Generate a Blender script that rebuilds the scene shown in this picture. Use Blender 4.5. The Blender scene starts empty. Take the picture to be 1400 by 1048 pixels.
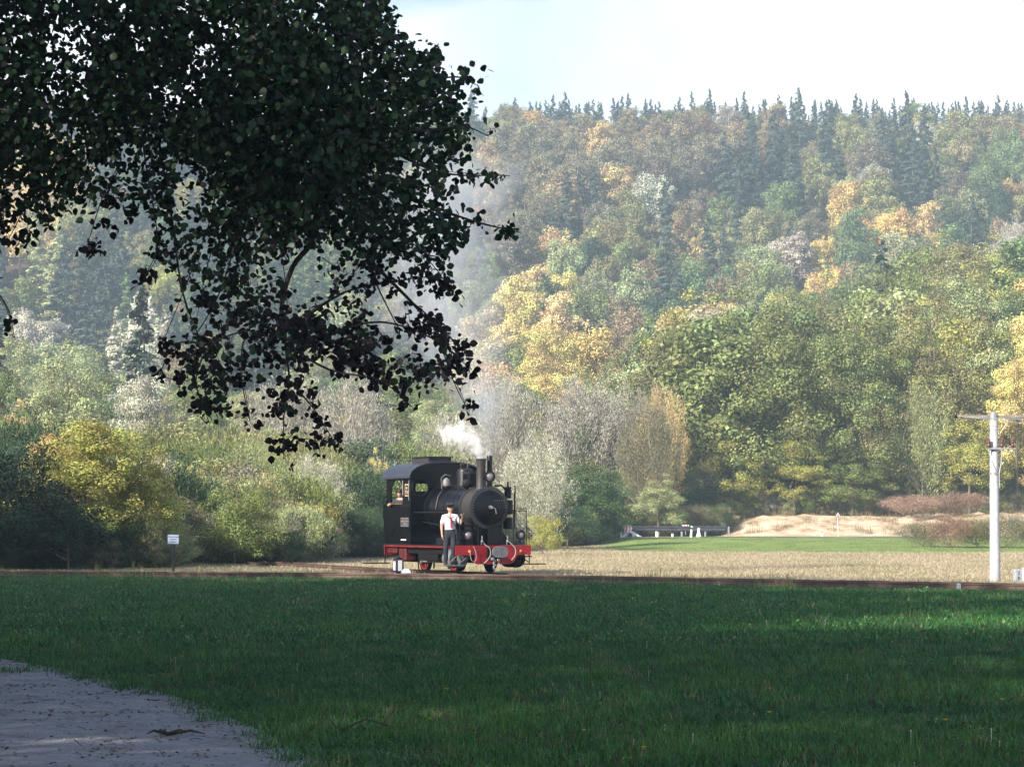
import bpy, math, random
import numpy as np
from mathutils import Vector, Matrix

R = math.radians
S = bpy.context.scene
COL = S.collection
rng = np.random.default_rng(7)
random.seed(7)

# ------------------------------------------------------------------ camera
CAM_H = 1.6
FPX = 3600.0
PITCH = math.atan((709 - 524) / FPX)
cam = bpy.data.objects.new('camera', bpy.data.cameras.new('camera'))
COL.objects.link(cam)
cam.location = (0, 0, CAM_H)
cam.rotation_euler = (math.pi / 2 + PITCH, 0, 0)
cam.data.sensor_width = 36
cam.data.lens = FPX / 1400 * 36
cam.data.clip_start = 0.1
cam.data.clip_end = 3000
S.camera = cam

# ------------------------------------------------------------------ sun and sky
SUN_EL = 32.0
SUN_X, SUN_Y = -0.74, -0.67           # horizontal direction towards the sun
_l = math.hypot(SUN_X, SUN_Y)
sx, sy = SUN_X / _l * math.cos(R(SUN_EL)), SUN_Y / _l * math.cos(R(SUN_EL))
sun_dir = Vector((sx, sy, math.sin(R(SUN_EL))))
sun = bpy.data.objects.new('sun', bpy.data.lights.new('sun', 'SUN'))
COL.objects.link(sun)
sun.rotation_euler = sun_dir.to_track_quat('Z', 'Y').to_euler()
sun.data.energy = 5.0
sun.data.angle = R(0.53)
sun.data.color = (1.0, 0.90, 0.76)

W = bpy.data.worlds.new('World')
S.world = W
W.use_nodes = True
wn, wl = W.node_tree.nodes, W.node_tree.links
bg = wn['Background']
sky = wn.new('ShaderNodeTexSky')
sky.sky_type = 'NISHITA'
sky.sun_disc = False
sky.sun_elevation = R(SUN_EL)
sky.sun_rotation = math.atan2(SUN_X, SUN_Y)
sky.air_density = 1.0
sky.dust_density = 1.2
sky.ozone_density = 1.5
tc = wn.new('ShaderNodeTexCoord')
mp = wn.new('ShaderNodeMapping')
mp.inputs['Scale'].default_value = (3.2, 3.2, 9.0)
mp.inputs['Location'].default_value = (0.35, 0.0, 0.55)
nz = wn.new('ShaderNodeTexNoise')
nz.inputs['Scale'].default_value = 1.6
nz.inputs['Detail'].default_value = 7
nz.inputs['Roughness'].default_value = 0.55
cr = wn.new('ShaderNodeValToRGB')
cr.color_ramp.elements[0].position = 0.52
cr.color_ramp.elements[1].position = 0.68
mixc = wn.new('ShaderNodeMixRGB')
mixc.inputs['Color2'].default_value = (7.4, 7.6, 8.0, 1)
wl.new(tc.outputs['Generated'], mp.inputs[0])
wl.new(mp.outputs[0], nz.inputs['Vector'])
sxyz = wn.new('ShaderNodeSeparateXYZ'); wl.new(tc.outputs['Generated'], sxyz.inputs[0])
low = wn.new('ShaderNodeMapRange'); low.inputs['From Min'].default_value = 0.12; low.inputs['From Max'].default_value = 0.30; low.inputs['To Min'].default_value = 0.22; low.inputs['To Max'].default_value = 0.0
wl.new(sxyz.outputs[2], low.inputs[0])
addc = wn.new('ShaderNodeMath'); addc.operation = 'ADD'; wl.new(nz.outputs['Fac'], addc.inputs[0]); wl.new(low.outputs[0], addc.inputs[1]); wl.new(addc.outputs[0], cr.inputs[0])
gapd = wn.new('ShaderNodeVectorMath'); gapd.operation = 'SUBTRACT'; wl.new(tc.outputs['Generated'], gapd.inputs[0]); gapd.inputs[1].default_value = (0.006, 0.98, 0.195)
gaps = wn.new('ShaderNodeVectorMath'); gaps.operation = 'MULTIPLY'; wl.new(gapd.outputs[0], gaps.inputs[0]); gaps.inputs[1].default_value = (24, 1, 20)
nz2 = wn.new('ShaderNodeTexNoise'); nz2.inputs['Scale'].default_value = 22; nz2.inputs['Detail'].default_value = 6; wl.new(tc.outputs['Generated'], nz2.inputs['Vector'])
gapl = wn.new('ShaderNodeVectorMath'); gapl.operation = 'LENGTH'; wl.new(gaps.outputs[0], gapl.inputs[0])
gapn = wn.new('ShaderNodeMath'); gapn.operation = 'MULTIPLY_ADD'; gapn.inputs[1].default_value = 2.2; wl.new(nz2.outputs['Fac'], gapn.inputs[0]); wl.new(gapl.outputs['Value'], gapn.inputs[2])
gapr = wn.new('ShaderNodeMapRange'); gapr.inputs['From Min'].default_value = 1.0; gapr.inputs['From Max'].default_value = 3.1; gapr.inputs['To Min'].default_value = 0.25; wl.new(gapn.outputs[0], gapr.inputs[0])
gapm = wn.new('ShaderNodeMath'); gapm.operation = 'MULTIPLY'; wl.new(cr.outputs[0], gapm.inputs[0]); wl.new(gapr.outputs[0], gapm.inputs[1])
wl.new(gapm.outputs[0], mixc.inputs['Fac'])
wl.new(sky.outputs[0], mixc.inputs['Color1'])
wl.new(mixc.outputs[0], bg.inputs[0])
bg.inputs[1].default_value = 0.085

S.view_settings.view_transform = 'Standard'
S.view_settings.look = 'None'
S.view_settings.exposure = 1.22
S.view_settings.gamma = 1
S.view_settings.use_curve_mapping = False
S.cycles.max_bounces = 7
S.cycles.diffuse_bounces = 3
S.cycles.glossy_bounces = 3
S.cycles.transmission_bounces = 4
S.cycles.volume_bounces = 3
S.cycles.volume_step_rate = 1.0
S.cycles.volume_max_steps = 96
S.cycles.use_denoising = True
S.cycles.caustics_reflective = False
S.cycles.caustics_refractive = False
S.cycles.sample_clamp_indirect = 4

# ------------------------------------------------------------------ picture <-> place helpers
_cp, _sp = math.cos(PITCH), math.sin(PITCH)


def at(px, py, Y):
    """point of the place seen at photo pixel (px, py) at distance Y"""
    dx, dy = (px - 700) / FPX, (524 - py) / FPX
    d = Vector((dx, _cp - dy * _sp, _sp + dy * _cp))
    t = Y / d.y
    return Vector((d.x * t, Y, CAM_H + d.z * t))


def proj(x, y, z):
    z = z - CAM_H
    f = y * _cp + z * _sp
    u = -y * _sp + z * _cp
    return 700 + FPX * x / f, 524 - FPX * u / f


def sstep(a, b, x):
    t = np.clip((np.asarray(x, float) - a) / (b - a), 0, 1)
    return t * t * (3 - 2 * t)


# ------------------------------------------------------------------ mesh helpers
def tag(o, label=None, cat=None, group=None, kind=None):
    if label: o['label'] = label
    if cat: o['category'] = cat
    if group: o['group'] = group
    if kind: o['kind'] = kind
    return o


def link(name, me, parent=None, loc=None, rz=None):
    o = bpy.data.objects.new(name, me)
    COL.objects.link(o)
    if parent is not None: o.parent = parent
    if loc is not None: o.location = loc
    if rz is not None: o.rotation_euler = (0, 0, rz)
    return o


def empty(name, loc=(0, 0, 0), rz=0):
    o = link(name, None, None, loc, rz)
    o.empty_display_size = 0.2
    return o


def np_mesh(name, V, quads=None, tris=None, mats=(), qmat=None, tmat=None, attrs=None, smooth=False):
    me = bpy.data.meshes.new(name)
    V = np.asarray(V, np.float32)
    q = np.zeros((0, 4), int) if quads is None else np.asarray(quads, int)
    t = np.zeros((0, 3), int) if tris is None else np.asarray(tris, int)
    me.vertices.add(len(V)); me.vertices.foreach_set('co', V.ravel())
    nl = q.size + t.size
    me.loops.add(nl)
    me.loops.foreach_set('vertex_index', np.concatenate([q.ravel(), t.ravel()]).astype(np.int32))
    nf = len(q) + len(t)
    me.polygons.add(nf)
    st = np.concatenate([np.arange(len(q)) * 4, q.size + np.arange(len(t)) * 3])
    me.polygons.foreach_set('loop_start', st.astype(np.int32))
    me.polygons.foreach_set('loop_total', np.concatenate([np.full(len(q), 4), np.full(len(t), 3)]).astype(np.int32))
    mi = np.concatenate([np.zeros(len(q), int) if qmat is None else qmat, np.zeros(len(t), int) if tmat is None else tmat])
    me.polygons.foreach_set('material_index', mi.astype(np.int32))
    me.polygons.foreach_set('use_smooth', np.full(nf, smooth))
    for m in mats: me.materials.append(m)
    for k, v in (attrs or {}).items():
        a = me.attributes.new(k, 'FLOAT', 'FACE')
        a.data.foreach_set('value', np.asarray(v, np.float32))
    me.update(calc_edges=True)
    return me


class MB:
    """collects shapes, builds ONE mesh object"""
    def __init__(s): s.v = []; s.f = []

    def add(s, v, f):
        b = len(s.v); s.v += [tuple(p) for p in v]; s.f += [tuple(i + b for i in q) for q in f]; return s

    def box(s, x0, x1, y0, y1, z0, z1):
        v = [(x, y, z) for z in (z0, z1) for y in (y0, y1) for x in (x0, x1)]
        return s.add(v, [(0, 2, 3, 1), (4, 5, 7, 6), (0, 1, 5, 4), (2, 6, 7, 3), (0, 4, 6, 2), (1, 3, 7, 5)])

    def bbox(s, x0, x1, y0, y1, z0, z1, b=0.01):
        """box with chamfered edges"""
        c = Vector(((x0 + x1) / 2, (y0 + y1) / 2, (z0 + z1) / 2)); h = Vector(((x1 - x0) / 2, (y1 - y0) / 2, (z1 - z0) / 2))
        b = min(b, *(0.45 * k for k in h))
        v = []; idx = {}
        for sx_ in (-1, 1):
            for sy_ in (-1, 1):
                for sz_ in (-1, 1):
                    for ax in range(3):
                        p = [sx_ * (h.x - b), sy_ * (h.y - b), sz_ * (h.z - b)]
                        p[ax] += b * (sx_, sy_, sz_)[ax]
                        idx[(sx_, sy_, sz_, ax)] = len(v); v.append((c.x + p[0], c.y + p[1], c.z + p[2]))
        f = []
        sg = (-1, 1)
        for ax in range(3):
            o1, o2 = [a for a in range(3) if a != ax]
            for s0 in sg:
                q = []
                for (a, b2) in ((-1, -1), (1, -1), (1, 1), (-1, 1)):
                    k = [0, 0, 0]; k[ax] = s0; k[o1] = a; k[o2] = b2; q.append(idx[(*k, ax)])
                f.append(q)
        for ax in range(3):
            o1, o2 = [a for a in range(3) if a != ax]
            for a in sg:
                for b2 in sg:
                    q = []
                    for (s0, face) in ((-1, o1), (1, o1), (1, o2), (-1, o2)):
                        k = [0, 0, 0]; k[ax] = s0; k[o1] = a; k[o2] = b2; q.append(idx[(*k, face)])
                    f.append(q)
        for a in sg:
            for b2 in sg:
                for c2 in sg:
                    f.append([idx[(a, b2, c2, 0)], idx[(a, b2, c2, 1)], idx[(a, b2, c2, 2)]])
        return s.add(v, f)

    def tube(s, pts, r, seg=8, cap=True):
        pts = [Vector(p) for p in pts]; n = len(pts)
        rs = [r] * n if not hasattr(r, '__len__') else list(r)
        v = []; f = []; nrm = None
        for i, p in enumerate(pts):
            t = (pts[min(i + 1, n - 1)] - pts[max(i - 1, 0)])
            t = t.normalized() if t.length > 1e-9 else Vector((0, 0, 1))
            if nrm is None:
                a = Vector((0, 0, 1)) if abs(t.z) < 0.9 else Vector((1, 0, 0)); nrm = t.cross(a).normalized()
            else:
                nrm = (nrm - t * nrm.dot(t)).normalized()
            bi = t.cross(nrm)
            for k in range(seg):
                a = 2 * math.pi * k / seg
                v.append(p + (nrm * math.cos(a) + bi * math.sin(a)) * rs[i])
        for i in range(n - 1):
            for k in range(seg):
                a, b = i * seg + k, i * seg + (k + 1) % seg
                f.append((a, b, b + seg, a + seg))
        if cap:
            f.append(tuple(range(seg))[::-1]); f.append(tuple((n - 1) * seg + k for k in range(seg)))
        return s.add(v, f)

    def lathe(s, o, axis, prof, seg=24):
        """profile [(distance along axis, radius)] turned round axis through o"""
        o = Vector(o); ax = Vector(axis).normalized()
        a0 = Vector((0, 0, 1)) if abs(ax.z) < 0.9 else Vector((1, 0, 0))
        u = ax.cross(a0).normalized(); w = ax.cross(u)
        v = []; f = []
        for d, r in prof:
            for k in range(seg):
                a = 2 * math.pi * k / seg
                v.append(o + ax * d + (u * math.cos(a) + w * math.sin(a)) * max(r, 1e-4))
        for i in range(len(prof) - 1):
            for k in range(seg):
                a, b = i * seg + k, i * seg + (k + 1) % seg
                f.append((a, b, b + seg, a + seg))
        f.append(tuple(range(seg))[::-1]); f.append(tuple((len(prof) - 1) * seg + k for k in range(seg)))
        return s.add(v, f)

    def ring(s, o, axis, R0, r, seg=28, seg2=8):
        o = Vector(o); ax = Vector(axis).normalized()
        a0 = Vector((0, 0, 1)) if abs(ax.z) < 0.9 else Vector((1, 0, 0))
        u = ax.cross(a0).normalized(); w = ax.cross(u); v = []; f = []
        for i in range(seg):
            a = 2 * math.pi * i / seg; d = u * math.cos(a) + w * math.sin(a)
            for k in range(seg2):
                b = 2 * math.pi * k / seg2
                v.append(o + d * (R0 + r * math.cos(b)) + ax * r * math.sin(b))
        for i in range(seg):
            for k in range(seg2):
                i2, k2 = (i + 1) % seg, (k + 1) % seg2
                f.append((i * seg2 + k, i2 * seg2 + k, i2 * seg2 + k2, i * seg2 + k2))
        return s.add(v, f)

    def ball(s, o, r, seg=14, sc=(1, 1, 1)):
        v = []; f = []; n = seg // 2
        for i in range(n + 1):
            t = math.pi * i / n
            for k in range(seg):
                a = 2 * math.pi * k / seg
                v.append((o[0] + r * sc[0] * math.sin(t) * math.cos(a), o[1] + r * sc[1] * math.sin(t) * math.sin(a), o[2] + r * sc[2] * math.cos(t)))
        for i in range(n):
            for k in range(seg):
                a, b = i * seg + k, i * seg + (k + 1) % seg
                f.append((a, a + seg, b + seg, b))
        return s.add(v, f)

    def prism(s, poly, axis, d0, d1):
        """extrude a 2D polygon [(a,b)] along axis 'x','y' or 'z'"""
        def p3(a, b, d): return {'x': (d, a, b), 'y': (a, d, b), 'z': (a, b, d)}[axis]
        n = len(poly)
        v = [p3(a, b, d0) for a, b in poly] + [p3(a, b, d1) for a, b in poly]
        f = [tuple(range(n))[::-1], tuple(range(n, 2 * n))] + [(i, (i + 1) % n, n + (i + 1) % n, n + i) for i in range(n)]
        return s.add(v, f)

    def mesh(s, name, mat, angle=35):
        me = bpy.data.meshes.new(name); me.from_pydata(s.v, [], s.f); me.materials.append(mat)
        me.polygons.foreach_set('use_smooth', [True] * len(me.polygons))
        me.set_sharp_from_angle(angle=R(angle)); me.update()
        import bmesh
        bm = bmesh.new(); bm.from_mesh(me); bmesh.ops.recalc_face_normals(bm, faces=bm.faces); bm.to_mesh(me); bm.free()
        return me

    def build(s, name, mat, parent=None, angle=35):
        return link(name, s.mesh(name, mat, angle), parent)


# ------------------------------------------------------------------ materials
def new_mat(name):
    m = bpy.data.materials.new(name); m.use_nodes = True
    return m, m.node_tree.nodes, m.node_tree.links, m.node_tree.nodes['Principled BSDF']


def plain(name, c, rough=0.6, metal=0.0, var=0.25, scale=6.0, bump=0.0, spec=0.5, c2=None):
    """base colour varied by noise, optional bump"""
    m, n, l, b = new_mat(name)
    t = n.new('ShaderNodeTexCoord'); z = n.new('ShaderNodeTexNoise')
    z.inputs['Scale'].default_value = scale; z.inputs['Detail'].default_value = 6; z.inputs['Roughness'].default_value = 0.65
    l.new(t.outputs['Object'], z.inputs['Vector'])
    r = n.new('ShaderNodeValToRGB')
    lo = [max(0, k * (1 - var)) for k in c]; hi = [min(1, k * (1 + var)) for k in c] if c2 is None else c2
    r.color_ramp.elements[0].color = (*lo, 1); r.color_ramp.elements[1].color = (*hi, 1)
    r.color_ramp.elements[0].position = 0.3; r.color_ramp.elements[1].position = 0.7
    l.new(z.outputs['Fac'], r.inputs[0]); l.new(r.outputs[0], b.inputs['Base Color'])
    mr = n.new('ShaderNodeMapRange')
    mr.inputs['To Min'].default_value = max(0.05, rough - 0.12); mr.inputs['To Max'].default_value = min(1, rough + 0.15)
    l.new(z.outputs['Fac'], mr.inputs[0]); l.new(mr.outputs[0], b.inputs['Roughness'])
    b.inputs['Metallic'].default_value = metal
    b.inputs['Specular IOR Level'].default_value = spec
    if bump:
        bp = n.new('ShaderNodeBump'); bp.inputs['Strength'].default_value = bump; bp.inputs['Distance'].default_value = 0.02
        l.new(z.outputs['Fac'], bp.inputs['Height']); l.new(bp.outputs[0], b.inputs['Normal'])
    return m


def leaf_mat(name, transl=0.3, rough=0.55, var=1.0, dark=0.6):
    """tint comes from the plant, spread leaf by leaf and clump by clump"""
    m, n, l, b = new_mat(name)
    a = n.new('ShaderNodeAttribute'); a.attribute_type = 'INSTANCER'; a.attribute_name = 'tint'
    rn = n.new('ShaderNodeAttribute'); rn.attribute_name = 'rnd'
    cl = n.new('ShaderNodeAttribute'); cl.attribute_name = 'clump'
    h = n.new('ShaderNodeHueSaturation')
    m1 = n.new('ShaderNodeMapRange'); m1.inputs['To Min'].default_value = 0.472; m1.inputs['To Max'].default_value = 0.524
    m2 = n.new('ShaderNodeMath'); m2.operation = 'MULTIPLY_ADD'; m2.inputs[1].default_value = var; m2.inputs[2].default_value = dark
    m3 = n.new('ShaderNodeMath'); m3.operation = 'MULTIPLY_ADD'; m3.inputs[1].default_value = 0.5; m3.inputs[2].default_value = 0.75
    m4 = n.new('ShaderNodeMath'); m4.operation = 'MULTIPLY'
    l.new(cl.outputs['Fac'], m1.inputs[0]); l.new(m1.outputs[0], h.inputs['Hue'])
    l.new(rn.outputs['Fac'], m2.inputs[0]); l.new(cl.outputs['Fac'], m3.inputs[0])
    l.new(m2.outputs[0], m4.inputs[0]); l.new(m3.outputs[0], m4.inputs[1]); l.new(m4.outputs[0], h.inputs['Value'])
    l.new(a.outputs['Color'], h.inputs['Color'])
    l.new(h.outputs[0], b.inputs['Base Color'])
    b.inputs['Roughness'].default_value = rough; b.inputs['Specular IOR Level'].default_value = 0.3
    tr = n.new('ShaderNodeBsdfTranslucent'); l.new(h.outputs[0], tr.inputs[0])
    mx = n.new('ShaderNodeMixShader'); mx.inputs[0].default_value = transl
    l.new(b.outputs[0], mx.inputs[1]); l.new(tr.outputs[0], mx.inputs[2])
    l.new(mx.outputs[0], n['Material Output'].inputs[0])
    return m


M = {}
M['leaf'] = leaf_mat('tree_leaves', 0.18)
M['needle'] = leaf_mat('needles', 0.12, 0.6)
M['grass'] = leaf_mat('grass_blades', 0.25, 0.5)
M['dry'] = leaf_mat('dry_blades', 0.35, 0.6, 0.35, 0.9)
M['bark'] = plain('bark', (0.13, 0.10, 0.08), 0.9, var=0.5, scale=3, bump=0.6)
M['bark_pale'] = plain('pale_bark', (0.30, 0.28, 0.24), 0.9, var=0.4, scale=3, bump=0.5)
M['bark_dark'] = plain('dark_bark', (0.035, 0.03, 0.03), 0.9, var=0.5, scale=9, bump=0.6)
M['black'] = plain('black_paint', (0.0022, 0.0022, 0.0035), 0.30, var=0.5, scale=5, spec=0.30, c2=(0.005, 0.005, 0.0075))
M['black_worn'] = plain('worn_black_paint', (0.009, 0.0085, 0.010), 0.42, var=0.5, scale=7, spec=0.35)
M['soot'] = plain('sooty_steel', (0.030, 0.026, 0.029), 0.55, var=0.4, scale=8, spec=0.45)
M['under'] = plain('oily_black', (0.006, 0.0055, 0.006), 0.7, var=0.5, scale=9, spec=0.2)
M['red'] = plain('signal_red_paint', (0.27, 0.008, 0.013), 0.45, var=0.3, scale=5)
M['dull_red'] = plain('faded_red_paint', (0.17, 0.008, 0.010), 0.5, var=0.5, scale=6)
M['steel'] = plain('bare_steel', (0.42, 0.42, 0.44), 0.38, 0.7, var=0.2, scale=20)
M['grime'] = plain('dusty_grey_steel', (0.16, 0.16, 0.17), 0.55, 0.2, var=0.3, scale=8)
M['brass'] = plain('brass', (0.55, 0.36, 0.12), 0.35, 0.9, var=0.2, scale=12)
M['hose'] = plain('grey_rubber_hose', (0.27, 0.26, 0.26), 0.6, var=0.2, scale=10)
M['lens'] = plain('lamp_lens', (0.34, 0.25, 0.27), 0.12, 0.1, var=0.15, scale=30)
M['white'] = plain('white_paint', (0.80, 0.80, 0.80), 0.5, var=0.06, scale=10)
M['cream'] = plain('cream_plate', (0.62, 0.45, 0.30), 0.5, var=0.15, scale=20)
M['ink'] = plain('black_lettering', (0.015, 0.015, 0.015), 0.6, var=0.1)
M['rail'] = plain('rusty_rail', (0.13, 0.085, 0.068), 0.6, 0.3, var=0.4, scale=8)
M['sleeper'] = plain('weathered_sleeper', (0.08, 0.06, 0.05), 0.9, var=0.4, scale=10, bump=0.5)
M['concrete'] = plain('pale_concrete', (0.50, 0.50, 0.53), 0.75, var=0.22, scale=7, bump=0.15)
M['galv'] = plain('galvanised_steel', (0.36, 0.37, 0.39), 0.5, 0.5, var=0.25, scale=6)
M['rail_steel'] = plain('dull_guardrail', (0.055, 0.06, 0.075), 0.6, 0.3, var=0.3, scale=2)
M['porcelain'] = plain('brown_insulator', (0.13, 0.05, 0.045), 0.25, var=0.2)
M['skin'] = plain('skin', (0.52, 0.30, 0.22), 0.55, var=0.08, scale=20)
M['shirt'] = plain('white_shirt', (0.80, 0.80, 0.83), 0.85, var=0.05, scale=14, bump=0.25)
M['navy'] = plain('dark_trousers', (0.020, 0.021, 0.032), 0.85, var=0.3, scale=12, bump=0.3)
M['tie'] = plain('red_tie', (0.35, 0.02, 0.05), 0.6, var=0.2, scale=30)
M['leather'] = plain('black_leather', (0.02, 0.018, 0.018), 0.4, var=0.2)
M['overall'] = plain('dark_work_clothes', (0.03, 0.035, 0.05), 0.9, var=0.2)
M['signblue'] = plain('blue_lettering', (0.03, 0.07, 0.22), 0.6, var=0.1)
M['road_red'] = plain('reflective_red', (0.60, 0.03, 0.04), 0.45, var=0.1)
M['twig'] = plain('fallen_twig', (0.05, 0.035, 0.03), 0.9, var=0.4, scale=15)

# ------------------------------------------------------------------ terrain
def smooth_noise(x, y, s, seed):
    r = np.random.default_rng(seed); out = np.zeros(np.broadcast(x, y).shape)
    for k in range(7):
        a = r.uniform(0, 2 * np.pi); f = r.uniform(0.6, 1.8) / s; p = r.uniform(0, 6.28)
        out += np.sin((x * np.cos(a) + y * np.sin(a)) * f * 6.283 + p)
    return out / 4.0


TRACK_A = [(-46, 81.5), (-30, 78.4), (-16, 75.4), (-9, 73.6), (-4, 71.7), (0, 69.5), (3, 67.4), (6, 65), (11.7, 60.2), (20, 52.5), (30, 43), (38, 35)]
TRACK_B = [(-10.5, 96), (-7.0, 87.0), (-4.4, 80.2), (-2.6, 76.2), (-1.555, 73.97), (-0.45, 71.6), (1.1, 69.5), (3.2, 67.25)]
PATH_EDGE = [(-20, 36.5), (-12, 34.3), (-8.2, 32.6), (-5.95, 30.5), (-4.75, 28.2), (-3.6, 25.3), (-2.75, 23.0), (-2.15, 20.9), (-1.65, 19.0), (-1.2, 17.1), (-0.85, 15), (-0.6, 12), (-0.6, 8), (-0.5, 2), (-0.6, -6), (-1.2, -16)]


def catmull(pts, n=12):
    P = [np.array(p, float) for p in pts]; P = [2 * P[0] - P[1]] + P + [2 * P[-1] - P[-2]]; out = []
    for i in range(1, len(P) - 2):
        for k in range(n):
            t = k / n; a, b, c, d = P[i - 1], P[i], P[i + 1], P[i + 2]
            out.append(0.5 * ((2 * b) + (-a + c) * t + (2 * a - 5 * b + 4 * c - d) * t * t + (-a + 3 * b - 3 * c + d) * t ** 3))
    out.append(P[-2]); return np.array(out)


def pl_dist(x, y, pl):
    """distance to polyline and side (+ = left of travel)"""
    x = np.asarray(x, float); y = np.asarray(y, float)
    best = np.full(x.shape, 1e9); side = np.zeros(x.shape)
    for i in range(len(pl) - 1):
        a, b = pl[i], pl[i + 1]; d = b - a; L = d @ d
        t = np.clip(((x - a[0]) * d[0] + (y - a[1]) * d[1]) / L, 0, 1)
        ex, ey = x - a[0] - t * d[0], y - a[1] - t * d[1]
        q = np.hypot(ex, ey); s_ = np.sign(d[0] * ey - d[1] * ex)
        m = q < best; best = np.where(m, q, best); side = np.where(m, s_, side)
    return best, side


A_PL, B_PL, PE_PL = catmull(TRACK_A, 8), catmull(TRACK_B, 8), catmull(PATH_EDGE, 8)
A_C, B_C, PE_C = catmull(TRACK_A, 2), catmull(TRACK_B, 2), catmull(PATH_EDGE, 3)


def H(x, y):
    x = np.asarray(x, float); y = np.asarray(y, float)
    z = 0.02 * smooth_noise(x, y, 12, 3) + 0.008 * smooth_noise(x, y, 3, 4)
    z = z * sstep(4, 12, y + 0 * x)
    dA, sA = pl_dist(x, y, A_C)
    z = z * (1 - 0.8 * np.exp(-(dA / 2.5) ** 2)) - 0.10 * np.exp(-(dA / 1.4) ** 2) - 0.10 * np.exp(-((dA - 2.2) / 0.8) ** 2) * (sA < 0)
    # grassy ramp up to the road, cutting behind it on the right
    z = z + 0.42 * sstep(128, 164, y) * sstep(4, 9, x + 0.02 * (y - 130))
    bankf = sstep(13.6, 17.0, x)
    top = 1.72 + 0.16 * smooth_noise(x, y * 0, 9, 8) + 0.22 * smooth_noise(x, y, 3.2, 18)
    z = z + bankf * (top - 0.42) * sstep(175.5, 182, y)
    z = z + sstep(182, 300, y) * 7.0 + (1 - bankf) * sstep(178, 215, y) * 1.3
    k = np.clip((y - 300) / 60, 0, 1)
    z = z + 2.0 * k
    st = np.clip(y - 352, 0, None)
    hill = np.where(st < 176, st * 0.378, 176 * 0.378 + (st - 176) * 0.05)
    hill = hill + 6.0 * sstep(360, 430, y) * smooth_noise(x, y, 130, 21) * 0.4
    z = z + hill
    z = z + 8.5 * sstep(12, 55, x) * np.exp(-((y - 262) / 42.0) ** 2)
    return z


def Hs(x, y):
    return float(H(np.array([x]), np.array([y]))[0])


ys = np.concatenate([np.arange(-70, 10, 5), np.arange(10, 56, 0.9), np.arange(56, 84, 0.45), np.arange(84, 160, 2), np.arange(160, 190, 0.7), np.arange(190, 340, 6), np.arange(340, 760, 8)])
xs_c = np.concatenate([np.arange(-14, 16, 0.6), np.arange(16, 46, 1.4)])
xs = np.concatenate([-np.geomspace(14.6, 360, 34)[::-1], xs_c, np.geomspace(47, 360, 24)])
GX, GY = np.meshgrid(xs, ys)
GZ = H(GX, GY)
nx, ny = len(xs), len(ys)
V = np.stack([GX.ravel(), GY.ravel(), GZ.ravel()], 1)
ii = (np.arange(ny - 1)[:, None] * nx + np.arange(nx - 1)[None]).ravel()
quads = np.stack([ii, ii + 1, ii + 1 + nx, ii + nx], 1)

gm, n, l, b = new_mat('ground')
za = n.new('ShaderNodeAttribute'); za.attribute_name = 'zone'
geo = n.new('ShaderNodeNewGeometry')


def noise(n, l, vec, scale, detail=5, sc=(1, 1, 1), rough=0.6):
    mpn = n.new('ShaderNodeMapping'); mpn.inputs['Scale'].default_value = sc
    z = n.new('ShaderNodeTexNoise'); z.inputs['Scale'].default_value = scale; z.inputs['Detail'].default_value = detail
    z.inputs['Roughness'].default_value = rough
    l.new(vec, mpn.inputs[0]); l.new(mpn.outputs[0], z.inputs['Vector']); return z.outputs['Fac']


def ramp(n, l, fac, stops):
    r = n.new('ShaderNodeValToRGB'); e = r.color_ramp.elements
    while len(e) < len(stops): e.new(0.5)
    for q, (p, c) in zip(e, stops): q.position = p; q.color = (*c, 1)
    l.new(fac, r.inputs[0]); return r.outputs[0]


def mixrgb(n, l, fac, a, b):
    m = n.new('ShaderNodeMixRGB')
    l.new(fac, m.inputs[0]); l.new(a, m.inputs[1]); l.new(b, m.inputs[2]); return m.outputs[0]


P = geo.outputs['Position']
n1 = noise(n, l, P, 0.35, 6, (1, 0.5, 1)); n2 = noise(n, l, P, 2.5, 6); n3 = noise(n, l, P, 0.08, 3, (1, 0.25, 1))
lush = ramp(n, l, n2, [(0.3, (0.018, 0.035, 0.01)), (0.7, (0.045, 0.08, 0.02))])
verge = ramp(n, l, n1, [(0.3, (0.13, 0.20, 0.055)), (0.7, (0.22, 0.28, 0.09))])
dry_a = ramp(n, l, n1, [(0.3, (0.26, 0.205, 0.13)), (0.55, (0.36, 0.30, 0.20)), (0.75, (0.28, 0.25, 0.14))])
dry_b = ramp(n, l, n2, [(0.3, (0.26, 0.20, 0.13)), (0.7, (0.44, 0.37, 0.25))])
n3r = ramp(n, l, n3, [(0.4, (0, 0, 0)), (0.65, (1, 1, 1))])
dry = mixrgb(n, l, n3r, dry_a, dry_b)
sand = ramp(n, l, noise(n, l, P, 0.7, 8, (1, 1, 2), 0.7), [(0.30, (0.20, 0.13, 0.08)), (0.44, (0.42, 0.32, 0.22)), (0.60, (0.60, 0.50, 0.38)), (0.8, (0.40, 0.27, 0.18))])
litter = ramp(n, l, n2, [(0.3, (0.05, 0.035, 0.02)), (0.7, (0.12, 0.08, 0.045))])
sep = n.new('ShaderNodeSeparateColor'); l.new(za.outputs['Color'], sep.inputs[0])
za2 = n.new('ShaderNodeAttribute'); za2.attribute_name = 'zone_verge'


def thr(x, noise_out):
    a = n.new('ShaderNodeMath'); a.operation = 'MULTIPLY_ADD'; a.inputs[1].default_value = 0.5
    l.new(noise_out, a.inputs[0]); l.new(x, a.inputs[2])
    r_ = n.new('ShaderNodeMapRange'); r_.inputs['From Min'].default_value = 0.68; r_.inputs['From Max'].default_value = 0.82
    l.new(a.outputs[0], r_.inputs[0]); return r_.outputs[0]


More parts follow.
